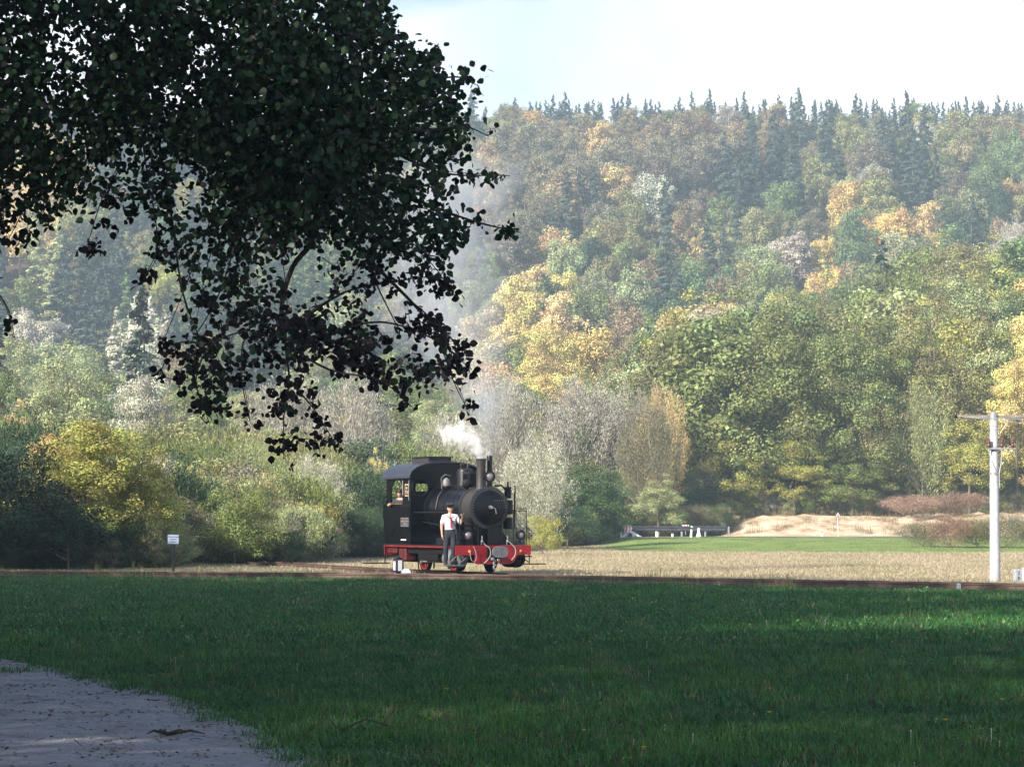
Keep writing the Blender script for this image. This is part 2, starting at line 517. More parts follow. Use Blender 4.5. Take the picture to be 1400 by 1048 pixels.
c = mixrgb(n, l, thr(sep.outputs[0], n1), lush, dry)
c = mixrgb(n, l, thr(za2.outputs['Fac'], n1), c, verge)
c = mixrgb(n, l, thr(sep.outputs[2], n1), c, litter)
c = mixrgb(n, l, thr(sep.outputs[1], n2), c, sand)
l.new(c, b.inputs['Base Color']); b.inputs['Roughness'].default_value = 0.95; b.inputs['Specular IOR Level'].default_value = 0.1
bp = n.new('ShaderNodeBump'); bp.inputs['Strength'].default_value = 0.8; bp.inputs['Distance'].default_value = 0.12
l.new(n2, bp.inputs['Height']); l.new(bp.outputs[0], b.inputs['Normal'])

me = np_mesh('meadow', V, quads, mats=(gm,), smooth=True)
dA, sA = pl_dist(GX, GY, A_PL[::3])
zdry = np.where(sA > 0, 1.0, 0.0) * sstep(0.3, 1.6, dA)
zverge = sstep(124, 132, GY + 6 * smooth_noise(GX, GY, 25, 5)) * sstep(3, 8, GX - 0.0 + 0.02 * (GY - 130)) * (1 - sstep(174, 176, GY))
zsand = sstep(175, 177, GY) * (1 - sstep(184.0, 186.5, GY)) * sstep(13, 15, GX)
zfor = sstep(184, 188, GY) * sstep(12, 16, GX) + sstep(165, 176, GY) * (1 - sstep(12, 16, GX)) * (1 - sstep(4, 8, GX)) + sstep(176, 180, GY) * (1 - sstep(12, 16, GX))
zfor = np.clip(zfor + sstep(100, 106, GY) * (1 - sstep(-4, 0, GX)), 0, 1)
col = np.stack([zdry, zsand, zfor, np.ones_like(zdry)], -1).reshape(-1, 4)
at_ = me.attributes.new('zone', 'FLOAT_COLOR', 'POINT'); at_.data.foreach_set('color', col.astype(np.float32).ravel())
at_ = me.attributes.new('zone_verge', 'FLOAT', 'POINT'); at_.data.foreach_set('value', zverge.astype(np.float32).ravel())
o = link('ground', me); tag(o, kind='structure')


def ribbon(name, pl, w0, w1, z, mat, kind='structure', zf=None):
    """flat strip following a polyline, from w0 to w1 left of it"""
    d = np.gradient(pl, axis=0); nrm = np.stack([-d[:, 1], d[:, 0]], 1); nrm /= np.linalg.norm(nrm, axis=1)[:, None]
    cols = np.linspace(w0, w1, 8); v = []
    for w_ in cols:
        p = pl + nrm * w_; zz = H(p[:, 0], p[:, 1]) + z
        v.append(np.column_stack([p, zz]))
    v = np.stack(v, 1); m_, k_ = v.shape[:2]
    i_ = (np.arange(m_ - 1)[:, None] * k_ + np.arange(k_ - 1)[None]).ravel()
    q = np.stack([i_, i_ + 1, i_ + 1 + k_, i_ + k_], 1)
    return tag(link(name, np_mesh(name, v.reshape(-1, 3), q, mats=(mat,), smooth=True)), kind=kind)


# gravel path
pm, n, l, b = new_mat('sky_tinted_gravel')
geo = n.new('ShaderNodeNewGeometry'); P = geo.outputs['Position']
g1 = noise(n, l, P, 14, 8, rough=0.75); g2 = noise(n, l, P, 2.2, 6); g3 = noise(n, l, P, 60, 3)
ca = ramp(n, l, g1, [(0.3, (0.12, 0.125, 0.15)), (0.5, (0.25, 0.255, 0.30)), (0.72, (0.42, 0.425, 0.47))])  # gravel greys tinted bluish, sky light of the shaded path put into the colour
cb = ramp(n, l, g1, [(0.35, (0.04, 0.035, 0.03)), (0.65, (0.14, 0.13, 0.12))])
g4 = noise(n, l, P, 3.5, 7, (1, 1, 1), 0.7); mk = ramp(n, l, mixrgb(n, l, g4, g2, g4), [(0.45, (0, 0, 0)), (0.62, (0.6, 0.6, 0.6))])
l.new(mixrgb(n, l, mk, ca, cb), b.inputs['Base Color']); b.inputs['Roughness'].default_value = 0.9
bp = n.new('ShaderNodeBump'); bp.inputs['Strength'].default_value = 0.6; bp.inputs['Distance'].default_value = 0.02
l.new(g3, bp.inputs['Height']); l.new(bp.outputs[0], b.inputs['Normal'])
ribbon('gravel_path', PE_PL, 0.0, -3.4, 0.006, pm)

# road behind the meadow
rm = plain('road_asphalt', (0.26, 0.24, 0.22), 0.85, var=0.15, scale=2)
road_pl = catmull([(-8, 172.5), (8, 171.5), (16, 171), (30, 170), (70, 167)], 10)
ribbon('road', road_pl, -2.6, 2.6, 0.03, rm)
wm = plain('road_marking_paint', (0.7, 0.7, 0.68), 0.7, var=0.1)
ribbon('road_marking', road_pl, -2.35, -2.22, 0.036, wm)

# ------------------------------------------------------------------ scatter (stuff only)
def scatter(name, pts, rot, scl, tint, kid, sources, kind='stuff'):
    me = bpy.data.meshes.new(name); N_ = len(pts)
    me.vertices.add(N_); me.vertices.foreach_set('co', np.asarray(pts, np.float32).ravel())
    for k, v, ty, fld in (('rot', rot, 'FLOAT_VECTOR', 'vector'), ('scl', scl, 'FLOAT_VECTOR', 'vector'), ('tint', tint, 'FLOAT_VECTOR', 'vector')):
        a = me.attributes.new(k, ty, 'POINT'); a.data.foreach_set(fld, np.asarray(v, np.float32).ravel())
    a = me.attributes.new('kid', 'INT', 'POINT'); a.data.foreach_set('value', np.asarray(kid, np.int32))
    o = link(name, me); ng = bpy.data.node_groups.new(name, 'GeometryNodeTree')
    ng.interface.new_socket('Geometry', in_out='INPUT', socket_type='NodeSocketGeometry')
    ng.interface.new_socket('Geometry', in_out='OUTPUT', socket_type='NodeSocketGeometry')
    N, L = ng.nodes, ng.links
    I = N.new('NodeGroupInput'); O = N.new('NodeGroupOutput'); J = N.new('GeometryNodeJoinGeometry')

    def named(nm, dt):
        q = N.new('GeometryNodeInputNamedAttribute'); q.data_type = dt; q.inputs['Name'].default_value = nm
        return [s_ for s_ in q.outputs if s_.enabled][0]
    r_, s_, k_ = named('rot', 'FLOAT_VECTOR'), named('scl', 'FLOAT_VECTOR'), named('kid', 'INT')
    for i, src in enumerate(sources):
        cmpn = N.new('FunctionNodeCompare'); cmpn.data_type = 'INT'; cmpn.operation = 'EQUAL'
        ins = [q for q in cmpn.inputs if q.enabled]; L.new(k_, ins[0]); ins[1].default_value = i
        ip = N.new('GeometryNodeInstanceOnPoints'); oi = N.new('GeometryNodeObjectInfo')
        oi.inputs['Object'].default_value = src; oi.inputs['As Instance'].default_value = True
        L.new(I.outputs[0], ip.inputs['Points']); L.new(oi.outputs['Geometry'], ip.inputs['Instance'])
        L.new(cmpn.outputs[0], ip.inputs['Selection']); L.new(r_, ip.inputs['Rotation']); L.new(s_, ip.inputs['Scale'])
        L.new(ip.outputs[0], J.inputs[0])
    L.new(J.outputs[0], O.inputs[0])
    o.modifiers.new('scatter', 'NODES').node_group = ng
    return tag(o, kind=kind)


def src_obj(name, me):
    return bpy.data.objects.new(name, me)       # a source mesh, never linked to the scene


# ------------------------------------------------------------------ trees
def unit(a): return a / np.maximum(np.linalg.norm(a, axis=-1, keepdims=True), 1e-9)


def leaf_quads(P, Nn, size, aspect, r):
    """one quad per leaf: centre P, normal Nn"""
    t = unit(np.cross(Nn, r.normal(size=P.shape))); b_ = np.cross(Nn, t)
    s1 = (size * r.uniform(0.6, 1.35, len(P)))[:, None]; s2 = s1 * aspect
    v = np.stack([P - t * s1 - b_ * s2 * 0.5, P + t * s1 * 0.2 - b_ * s2, P + t * s1 + b_ * s2 * 0.4, P - t * s1 * 0.3 + b_ * s2], 1)
    return v.reshape(-1, 3), np.arange(len(P) * 4).reshape(-1, 4)


def tube_np(pts, rad, seg=6):
    mb = MB(); mb.tube(pts, rad, seg, cap=False); return np.array(mb.v), np.array(mb.f)


def trunk_np(r, h, w, limbs=6, r0=0.22, split=0.45):
    vs, fs, off = [], [], 0
    def put(p, q):
        nonlocal off
        v, f = tube_np(p, q); vs.append(v); fs.append(f + off); off += len(v)
    wob = r.normal(size=(6, 2)) * w * 0.02
    pts = [(wob[i, 0] * i * 0.5, wob[i, 1] * i * 0.5, h * 0.88 * i / 5) for i in range(6)]
    put(pts, [r0 * (1 - 0.16 * i) for i in range(6)])
    for k in range(limbs):
        t = split * r.uniform(0.7, 1.7); t = min(t, 0.85); a = r.uniform(0, 6.28); L = w * r.uniform(0.3, 0.46)
        z0 = h * 0.88 * t
        i = t * 5; p0 = np.array([wob[int(i), 0] * i * 0.5, wob[int(i), 1] * i * 0.5, z0])
        d = np.array([math.cos(a), math.sin(a), 0])
        put([p0, p0 + d * L * 0.4 + (0, 0, h * 0.07), p0 + d * L * 0.8 + (0, 0, h * 0.17), p0 + d * L + (0, 0, h * 0.26)], [r0 * 0.4, r0 * 0.28, r0 * 0.16, r0 * 0.05])
    return np.concatenate(vs), np.concatenate(fs)


def crown_broad(r, h, w, n, leaf, K=42, base=0.22, dome=1.0, tight=1.0, sag=0.0):
    cz, rz = h * (1 + base) / 2, h * (1 - base) / 2
    d = unit(r.normal(size=(K, 3))); d[:, 2] = np.where(d[:, 2] < (-0.5 if base > 0.1 else -0.85), -d[:, 2] * 0.6, d[:, 2]); d = unit(d)
    f = r.uniform(0.45, 0.83, K)[:, None]
    out_ = r.uniform(size=K) < 0.16; f[out_] += 0.16; f[:6] = 0.15
    if base < 0.1: d = d * np.where(d[:, 2:3] < -0.2, (1.35, 1.35, 1.0), (1, 1, 1)); f = np.where(d[:, 2:3] < -0.2, np.maximum(f, 0.6), f)
    C = d * f * np.array([w / 2, w / 2, rz * dome]) + (0, 0, cz) + r.normal(size=(K, 3)) * w * 0.03
    rad = r.uniform(0.09, 0.27, K) * w * tight * np.where(out_, 0.65, 1.0); rad[:6] = 0.24 * w
    wt = rad ** 2; ci = r.choice(K, n, p=wt / wt.sum())
    u = unit(r.normal(size=(n, 3)) + (0, 0, 0.25))
    rr = r.uniform(0, 1, n) ** 0.35
    Pp = C[ci] + u * (rad[ci] * rr * r.uniform(0.85, 1.12, n))[:, None] * np.array([1, 1, 0.72])
    Pp[:, 2] -= sag * np.abs(r.normal(size=n)) * 0.1 * w
    Nn = unit(u * 1.25 + r.normal(size=(n, 3)) * 0.45 + (0, 0, 0.25))
    v, q = leaf_quads(Pp, Nn, leaf, 0.75, r)
    return v, q, r.uniform(0, 1, n), r.uniform(0, 1, K)[ci]


def crown_spruce(r, h, w, n, leaf, base=0.08):
    nb = 76
    tb = base + (1 - base) * (np.arange(nb) / nb) ** 0.9; az = r.uniform(0, 6.28, nb)
    Lb = w / 2 * (1 - tb) ** 0.75 * r.uniform(0.5, 1.25, nb) + 0.10
    wt = Lb + 0.1; bi = r.choice(nb, n, p=wt / wt.sum()); s_ = r.uniform(0, 1, n) ** 0.6
    x = np.cos(az[bi]) * Lb[bi] * s_; y = np.sin(az[bi]) * Lb[bi] * s_
    lat = r.normal(size=n) * 0.09 * w * (1 - 0.5 * s_) * (1.1 - tb[bi]) * 1.3
    x += -np.sin(az[bi]) * lat; y += np.cos(az[bi]) * lat
    z = tb[bi] * h - 0.35 * Lb[bi] * s_ ** 1.5 + 0.12 * Lb[bi] * s_ ** 4 - np.abs(r.normal(size=n)) * 0.035 * w
    Pp = np.stack([x, y, z], 1)
    out = np.stack([np.cos(az[bi]), np.sin(az[bi]), np.full(n, 0.7)], 1)
    Nn = unit(out + r.normal(size=(n, 3)) * 0.5)
    v, q = leaf_quads(Pp, Nn, leaf, 0.55, r)
    return v, q, r.uniform(0, 1, n), r.uniform(0, 1, nb)[bi]


def crown_airy(r, h, w, n, leaf, base=0.05):
    """fine upswept twigs with small leaves, light shows through"""
    ns = 90
    a = r.uniform(0, 6.28, ns); rad = r.uniform(0.05, 1, ns) ** 0.6 * w / 2
    z0 = r.uniform(base, 0.55, ns) * h; z1 = h * (0.45 + 0.55 * np.sqrt(np.clip(1 - (rad / (w / 2 * 1.05)) ** 2, 0, 1))) * r.uniform(0.85, 1.03, ns)
    bi = r.integers(0, ns, n); t = r.uniform(0, 1, n) ** 0.7
    rr = rad[bi] * (0.35 + 0.65 * t ** 0.7)
    sp = 0.055 * w * (1 - 0.4 * t)
    Pp = np.stack([np.cos(a[bi]) * rr, np.sin(a[bi]) * rr, z0[bi] + (z1[bi] - z0[bi]) * t], 1) + r.normal(size=(n, 3)) * sp[:, None]
    ax = unit(np.stack([np.cos(a[bi]) * 0.5, np.sin(a[bi]) * 0.5, np.ones(n)], 1) + r.normal(size=(n, 3)) * 0.45)
    sd = unit(np.cross(ax, r.normal(size=(n, 3))))
    L_ = (leaf * r.uniform(0.7, 2.2, n))[:, None]; w_ = (leaf * r.uniform(0.18, 0.42, n))[:, None]
    v = np.stack([Pp - ax * L_, Pp + sd * w_, Pp + ax * L_, Pp - sd * w_], 1).reshape(-1, 3)
    return v, np.arange(n * 4).reshape(-1, 4), r.uniform(0, 1, n), r.uniform(0, 1, ns)[bi]


LIB = {}


def lib(key, fn, count, h, w, bark='bark', r0=0.2, limbs=6, mat='leaf', split=0.45, **kw):
    out = []
    for i in range(count):
        r = np.random.default_rng(abs(hash_(key)) + i * 17)
        v, q, a1, a2 = fn(r, h, w, **kw)
        tv, tf = trunk_np(r, h, w, limbs, r0, split)
        crown = np_mesh('crown', v, q, mats=(M[mat],), attrs={'rnd': a1, 'clump': a2})
        trunk = np_mesh('trunk', tv, tf, mats=(M[bark],), smooth=True)
        V_ = np.concatenate([v, tv]); Q_ = np.concatenate([q, tf + len(v)])
        both = np_mesh('tree', V_, Q_, mats=(M[mat], M[bark]), qmat=np.concatenate([np.zeros(len(q), int), np.ones(len(tf), int)]),
                       attrs={'rnd': np.concatenate([a1, np.zeros(len(tf))]), 'clump': np.concatenate([a2, np.zeros(len(tf))])})
        out.append(dict(crown=crown, trunk=trunk, both=both, h=h, w=w))
    LIB[key] = out


def hash_(s): return sum((i + 1) * ord(ch) * 131 for i, ch in enumerate(s)) % 100003


# far: facets for 200-560 m; near: finer facets for 75-200 m
lib('oak', crown_broad, 4, 15, 9.5, n=11000, leaf=0.14, K=60, tight=0.72)
lib('beech', crown_broad, 3, 16, 9.5, n=8500, leaf=0.16, K=80, tight=0.72, base=0.12, dome=1.05)
lib('spruce', crown_spruce, 4, 21, 7.0, n=6500, leaf=0.19, mat='needle', limbs=0)
lib('grey', crown_airy, 2, 13, 8.0, n=9000, leaf=0.14, bark='bark_pale')
lib('oak_near', crown_broad, 3, 14, 9, n=27000, leaf=0.078, K=95, tight=0.62, base=0.06)
lib('grove', crown_broad, 2, 14, 9, n=10000, leaf=0.10, K=60, tight=0.72, base=0.1)
lib('bush_near', crown_broad, 4, 5, 5.5, n=17000, leaf=0.045, K=80, tight=0.66, base=0.0, r0=0.08, split=0.2)
lib('airy_near', crown_airy, 3, 8, 6, n=26000, leaf=0.062, bark='bark_pale', r0=0.12, split=0.15)
lib('wispy_near', crown_airy, 2, 3, 5, n=12000, leaf=0.055, base=0.0, r0=0.04, split=0.1)

TINT = {
    'green': (0.160, 0.195, 0.060), 'mid green': (0.130, 0.175, 0.068), 'dark green': (0.036, 0.068, 0.030), 'olive': (0.22, 0.215, 0.085),
    'yellow': (0.56, 0.49, 0.19), 'golden': (0.52, 0.40, 0.15), 'orange': (0.40, 0.285, 0.14), 'pinkish red': (0.48, 0.23, 0.17),
    'rusty brown': (0.235, 0.185, 0.105), 'grey': (0.34, 0.32, 0.27), 'silvery': (0.44, 0.44, 0.34), 'spruce': (0.055, 0.080, 0.060),
    'yellow-green': (0.33, 0.33, 0.09), 'pale green': (0.30, 0.33, 0.16), 'dusky brown': (0.175, 0.16, 0.10), 'pale orange': (0.50, 0.39, 0.20),
}


def jit(c, r, s_=0.14):
    k = r.uniform(1 - s_, 1 + s_); return tuple(float(np.clip(v * k * r.uniform(1 - s_ * 0.4, 1 + s_ * 0.4), 0, 1)) for v in TINT[c])


# ---- hillside wood
HINTS = [  # px, py, radius, species, colour
    (830, 205, 26, 'beech', 'orange'), (835, 240, 22, 'oak', 'pale orange'), (930, 285, 36, 'beech', 'rusty brown'), (905, 270, 20, 'beech', 'orange'),
    (960, 300, 22, 'beech', 'orange'), (870, 300, 32, 'beech', 'olive'), (800, 275, 26, 'spruce', 'spruce'), (760, 300, 22, 'spruce', 'spruce'),
    (885, 258, 14, 'beech', 'silvery'), (910, 352, 13, 'oak', 'golden'), (880, 370, 20, 'beech', 'rusty brown'), (1005, 315, 10, 'oak', 'orange'),
    (720, 400, 24, 'oak', 'yellow'), (768, 385, 17, 'oak', 'yellow'), (735, 345, 26, 'beech', 'pale orange'), (700, 430, 26, 'beech', 'orange'),
    (735, 455, 22, 'oak', 'golden'), (760, 480, 20, 'oak', 'yellow'), (800, 470, 34, 'oak', 'golden'), (820, 500, 24, 'oak', 'yellow'), (775, 440, 22, 'beech', 'pale orange'),
    (880, 480, 30, 'oak', 'olive'), (850, 435, 24, 'beech', 'rusty brown'), (935, 485, 22, 'beech', 'pale orange'), (985, 432, 17, 'oak', 'golden'),
    (960, 445, 10, 'oak', 'golden'), (998, 440, 15, 'spruce', 'spruce'), (660, 445, 26, 'beech', 'pale orange'), (655, 500, 24, 'beech', 'pale orange'),
    (668, 230, 22, 'beech', 'orange'), (665, 275, 20, 'oak', 'orange'), (1125, 255, 28, 'beech', 'olive'), (1160, 266, 12, 'oak', 'golden'),
    (1215, 272, 32, 'beech', 'olive'), (1262, 295, 26, 'beech', 'orange'), (1205, 312, 22, 'oak', 'golden'), (1235, 330, 18, 'beech', 'orange'),
    (1288, 320, 16, 'oak', 'golden'), (1328, 292, 12, 'beech', 'pinkish red'), (1395, 190, 12, 'beech', 'pinkish red'), (1395, 245, 12, 'oak', 'orange'),
    (1130, 352, 22, 'oak', 'golden'), (1095, 405, 24, 'oak', 'yellow'), (1065, 425, 18, 'oak', 'pale orange'), (1120, 390, 16, 'oak', 'golden'),
    (1040, 225, 34, 'spruce', 'spruce'), (1080, 200, 30, 'spruce', 'spruce'), (1140, 200, 26, 'spruce', 'spruce'), (1010, 250, 28, 'spruce', 'spruce'),
    (1215, 210, 22, 'spruce', 'spruce'), (1250, 225, 26, 'spruce', 'spruce'), (1255, 260, 18, 'spruce', 'spruce'), (1100, 250, 18, 'spruce', 'spruce'),
    (1325, 325, 12, 'spruce', 'spruce'), (1385, 350, 26, 'grey', 'grey'), (1350, 300, 18, 'oak', 'green'), (1180, 190, 26, 'oak', 'olive'),
    (1300, 180, 30, 'beech', 'olive'), (1340, 165, 24, 'beech', 'rusty brown'), (1360, 220, 30, 'oak', 'mid green'), (960, 165, 40, 'beech', 'rusty brown'),
    (880, 170, 40, 'beech', 'rusty brown'), (740, 200, 60, 'beech', 'dusky brown'), (790, 165, 40, 'beech', 'rusty brown'), (850, 230, 60, 'beech', 'dusky brown'),
    (940, 220, 50, 'beech', 'dusky brown'), (1035, 175, 24, 'beech', 'rusty brown'), (700, 300, 50, 'beech', 'dusky brown'),
    (60, 350, 40, 'spruce', 'pale green'), (140, 380, 60, 'spruce', 'spruce'), (50, 440, 40, 'oak', 'silvery'), (190, 430, 30, 'spruce', 'mid green'),
    (110, 310, 30, 'oak', 'olive'), (60, 500, 60, 'oak', 'pale green'), (190, 520, 40, 'spruce', 'silvery'), (240, 560, 40, 'beech', 'dusky brown'), (20, 250, 60, 'beech', 'pale orange'),
    (400, 380, 60, 'spruce', 'mid green'), (450, 420, 40, 'oak', 'pale green'), (330, 460, 40, 'spruce', 'spruce'), (580, 430, 26, 'beech', 'rusty brown'), (640, 400, 24, 'oak', 'pale green'),
    (1380, 440, 36, 'oak', 'yellow-green'), (1395, 500, 24, 'oak', 'yellow'), (1330, 400, 40, 'oak', 'olive'), (750, 520, 20, 'spruce', 'spruce'), (725, 500, 16, 'oak', 'green'),
]


def band(px, py):
    v = 'on the ridge' if py < 170 else 'under the ridge' if py < 240 else 'high up' if py < 330 else 'halfway up' if py < 430 else 'low down'
    h = ('behind the leftmost branches' if px < 250 else 'behind the hanging branches' if px < 480 else 'behind the branch tips' if px < 640 else
         'above the locomotive front' if px < 760 else 'above the grey trees' if px < 880 else 'above the guardrail' if px < 1010 else 'above the cutting' if px < 1130 else
         'above the triangular sign' if px < 1240 else 'left of the pole' if px < 1330 else 'above the pole')
    return v + ' ' + h


ORD = ['leftmost', 'second', 'third', 'fourth', 'fifth', 'sixth', 'seventh', 'eighth', 'ninth', 'tenth', 'eleventh', 'twelfth', 'thirteenth', 'fourteenth', 'fifteenth', 'sixteenth', 'seventeenth', 'eighteenth']
KIND_WORD = {'oak': 'broadleaf tree', 'beech': 'domed broadleaf tree', 'spruce': 'spruce', 'grey': 'airy tree'}
cand = []
rf = np.random.default_rng(11)
yy = 189.0
while yy < 588:
    sx_ = 6.6 if yy < 350 else (6.2 if yy < 525 else 4.2)
    half = 0.2 * yy + 22
    for xx in np.arange(-half, half, sx_):
        x = xx + rf.uniform(-2.6, 2.6); y = yy + rf.uniform(-2.8, 2.8)
        if y < 187: continue
        z = Hs(x, y)
        # size
        u1, u2 = rf.uniform(), rf.uniform()
        px, py = proj(x, y, z + 11)
        ridge = y > 505
        if y < 290:
            right = float(sstep(2, 16, x - (y - 190) * 0.04))
            hh = (7.5 + 3 * u1) * (1 - right) + (13.0 + 4.5 * u1) * right
        else: hh = 11 + 5 * u1
        ww = hh * (0.54 + 0.18 * u2) * (1.0 if y < 345 else 0.82)
        # species
        q = rf.uniform()
        p_sp = 0.74 if ridge else (0.12 if px > 560 else 0.42)
        if y < 300: p_sp = 0.03
        if ridge and y > 528: p_sp = 0.96
        if q < p_sp: sp, co = 'spruce', 'spruce'
        else:
            sp = 'oak' if rf.uniform() < (0.75 if y < 340 else 0.45) else 'beech'
            w_ = dict(zip(['green', 'mid green', 'dark green', 'olive', 'rusty brown', 'golden', 'orange', 'pale green', 'dusky brown', 'grey', 'yellow-green'],
                          [0.26, 0.24, 0.10, 0.14, 0.04, 0.02, 0.025, 0.07, 0.06, 0.02, 0.025] if py > 300 else [0.10, 0.18, 0.10, 0.20, 0.10, 0.02, 0.03, 0.04, 0.17, 0.03, 0.02]))
            if y < 345 and x > 6: w_ = {'green': 0.36, 'mid green': 0.18, 'olive': 0.12, 'yellow-green': 0.09, 'pale green': 0.16, 'golden': 0.03, 'silvery': 0.03, 'pale orange': 0.03}
            ks = list(w_); pr = np.array(list(w_.values())); co = ks[rf.choice(len(ks), p=pr / pr.sum())]
        best = None
        for hx, hy, hr, hs, hc in HINTS:
            dd = math.hypot(px - hx, py - hy) / (hr * (1.4 if hc in ('yellow', 'golden', 'pale orange') else 1.05))
            if dd < 1 and (best is None or dd < best[0]): best = (dd, hs, hc)
        if best and 250 < y < 524: sp, co = best[1], best[2]
        if sp == 'spruce':
            hh = (16 + 6 * u1) * (0.52 if ridge else 0.92); ww = hh * (0.34 + 0.08 * u2)
        if ridge and sp != 'spruce': hh *= 0.62; ww = hh * 0.8
        cand.append([x, y, z, hh, ww, sp, co, rf.uniform(0, 6.28), int(rf.integers(0, 99))])
    yy += 6.2 if yy < 260 else (9.0 if yy < 345 else 7.0)

# which of them the view shows, nearest first on a coarse mask
mask = np.zeros((262, 350), bool); vis = []
order = sorted(range(len(cand)), key=lambda i: cand[i][1])
for i in order:
    x, y, z, hh, ww = cand[i][:5]
    (cx, cy), (_, ty) = proj(x, y, z + hh * 0.55), proj(x, y, z + hh)
    rx, ry = FPX * ww / 2 / y / 4, (cy - ty) / 4
    x0, x1, y0, y1 = int(cx / 4 - rx), int(cx / 4 + rx) + 1, int(cy / 4 - ry), int(cy / 4 + ry) + 1
    x0, x1, y0, y1 = max(x0, 0), min(x1, 350), max(y0, 0), min(y1, 262)
    if x1 <= x0 or y1 <= y0: vis.append((0, i)); continue
    gy, gx = np.mgrid[y0:y1, x0:x1]
    el = ((gx - cx / 4) / max(rx, 0.5)) ** 2 + ((gy - cy / 4) / max(ry, 0.5)) ** 2 < 1
    hid = (gx * 4 < 640) & (gy * 4 < 330) | (gy * 4 > 700) | ((gx * 4 < 560) & (gy * 4 > 560))
    vis.append((int((el & ~mask[y0:y1, x0:x1] & ~hid).sum()), i)); mask[y0:y1, x0:x1] |= el
vis.sort(reverse=True)
chosen = [i for c_, i in vis[:285] if c_ > 3]
cs = set(chosen)
shown = []
for i in chosen:
    x, y, z, hh, ww, sp, co, rz, vi = cand[i]
    L_ = LIB['oak_near' if (sp == 'oak' and y < 300) else sp][vi % 2]
    nm = {'oak': 'broadleaf_tree', 'beech': 'broadleaf_tree', 'spruce': 'spruce_tree', 'grey': 'broadleaf_tree'}[sp]
    o = link(nm, L_['both'], None, (x, y, z - 0.2), rz)
    o.scale = (ww / L_['w'], ww / L_['w'], hh / L_['h'])
    o['tint'] = jit(co, rf)
    px, py = proj(x, y, z + hh * 0.7)
    tone = {'spruce': 'dark', 'grey': 'greyish'}.get(co, co)
    lab = f"{tone} {KIND_WORD[sp]} {band(px, py)}"
    shown.append((lab, px, o))
for lab in sorted(set(q[0] for q in shown)):
    same = sorted([q for q in shown if q[0] == lab], key=lambda q: q[1])
    for k, (_, px, o) in enumerate(same):
        w_ = lab.split(); full = lab if len(same) == 1 else f"{ORD[k]}{'' if k == 0 else ' from left'} of the {lab.replace(' tree ', ' trees ', 1).replace('spruce ', 'spruces ', 1) if 'spruce ' in lab else lab.replace(' tree ', ' trees ', 1)}"
        if len(full.split()) > 16: full = full.replace('domed broadleaf', 'domed')
        if len(full.split()) > 16: full = full.replace('broadleaf ', '')
        tag(o, full, 'tree', lab.replace(' tree ', ' trees ', 1))
rest = [cand[i] for i in range(len(cand)) if i not in cs]
keys = [('oak_near', k) for k in range(3)] + [('oak', k) for k in range(4)] + [('beech', k) for k in range(3)] + [('spruce', k) for k in range(4)] + [('grey', k) for k in range(2)]
srcs = [src_obj('far_tree_' + k + str(j), LIB[k][j]['both']) for k, j in keys]
pts, rot, scl, tin, kid = [], [], [], [], []
for x, y, z, hh, ww, sp, co, rz, vi in rest:
    sp = 'oak_near' if (sp == 'oak' and y < 300) else sp
    j = vi % len(LIB[sp]); L_ = LIB[sp][j]
    pts.append((x, y, z - 0.2)); rot.append((0, 0, rz)); scl.append((ww / L_['w'], ww / L_['w'], hh / L_['h'])); tin.append(jit(co, rf)); kid.append(keys.index((sp, j)))
far = scatter('far_wood', pts, rot, scl, tin, kid, srcs)
tag(far, 'rest of the wooded hillside reading as one mass behind the nearer trees', 'wood')

# ---- trees and bushes one by one
def near_tree(name, key, px, Y, top, width, co, label, cat='tree', vi=0, group=None, rz=None, base=None, zs=1.0):
    """crown of the given picture width, top at picture height top, standing on the ground at distance Y"""
    X = (px - 700) / FPX * Y; z0 = Hs(X, Y) if base is None else base
    ztop = at(px, top, Y).z; hh = max(0.8, ztop - z0); ww = width / FPX * Y
    L_ = LIB[key][vi % len(LIB[key])]
    root = empty(name, (X, Y, z0 - 0.05), random.uniform(0, 6.28) if rz is None else rz)
    s_ = (ww / L_['w'], ww / L_['w'], hh / L_['h'] * 1.04)
    t_ = link('trunk', L_['trunk'], root); t_.scale = s_
    c_ = link('crown', L_['crown'], root); c_.scale = s_
    c_['tint'] = TINT[co] if isinstance(co, str) else co
    return tag(root, label, cat, group)


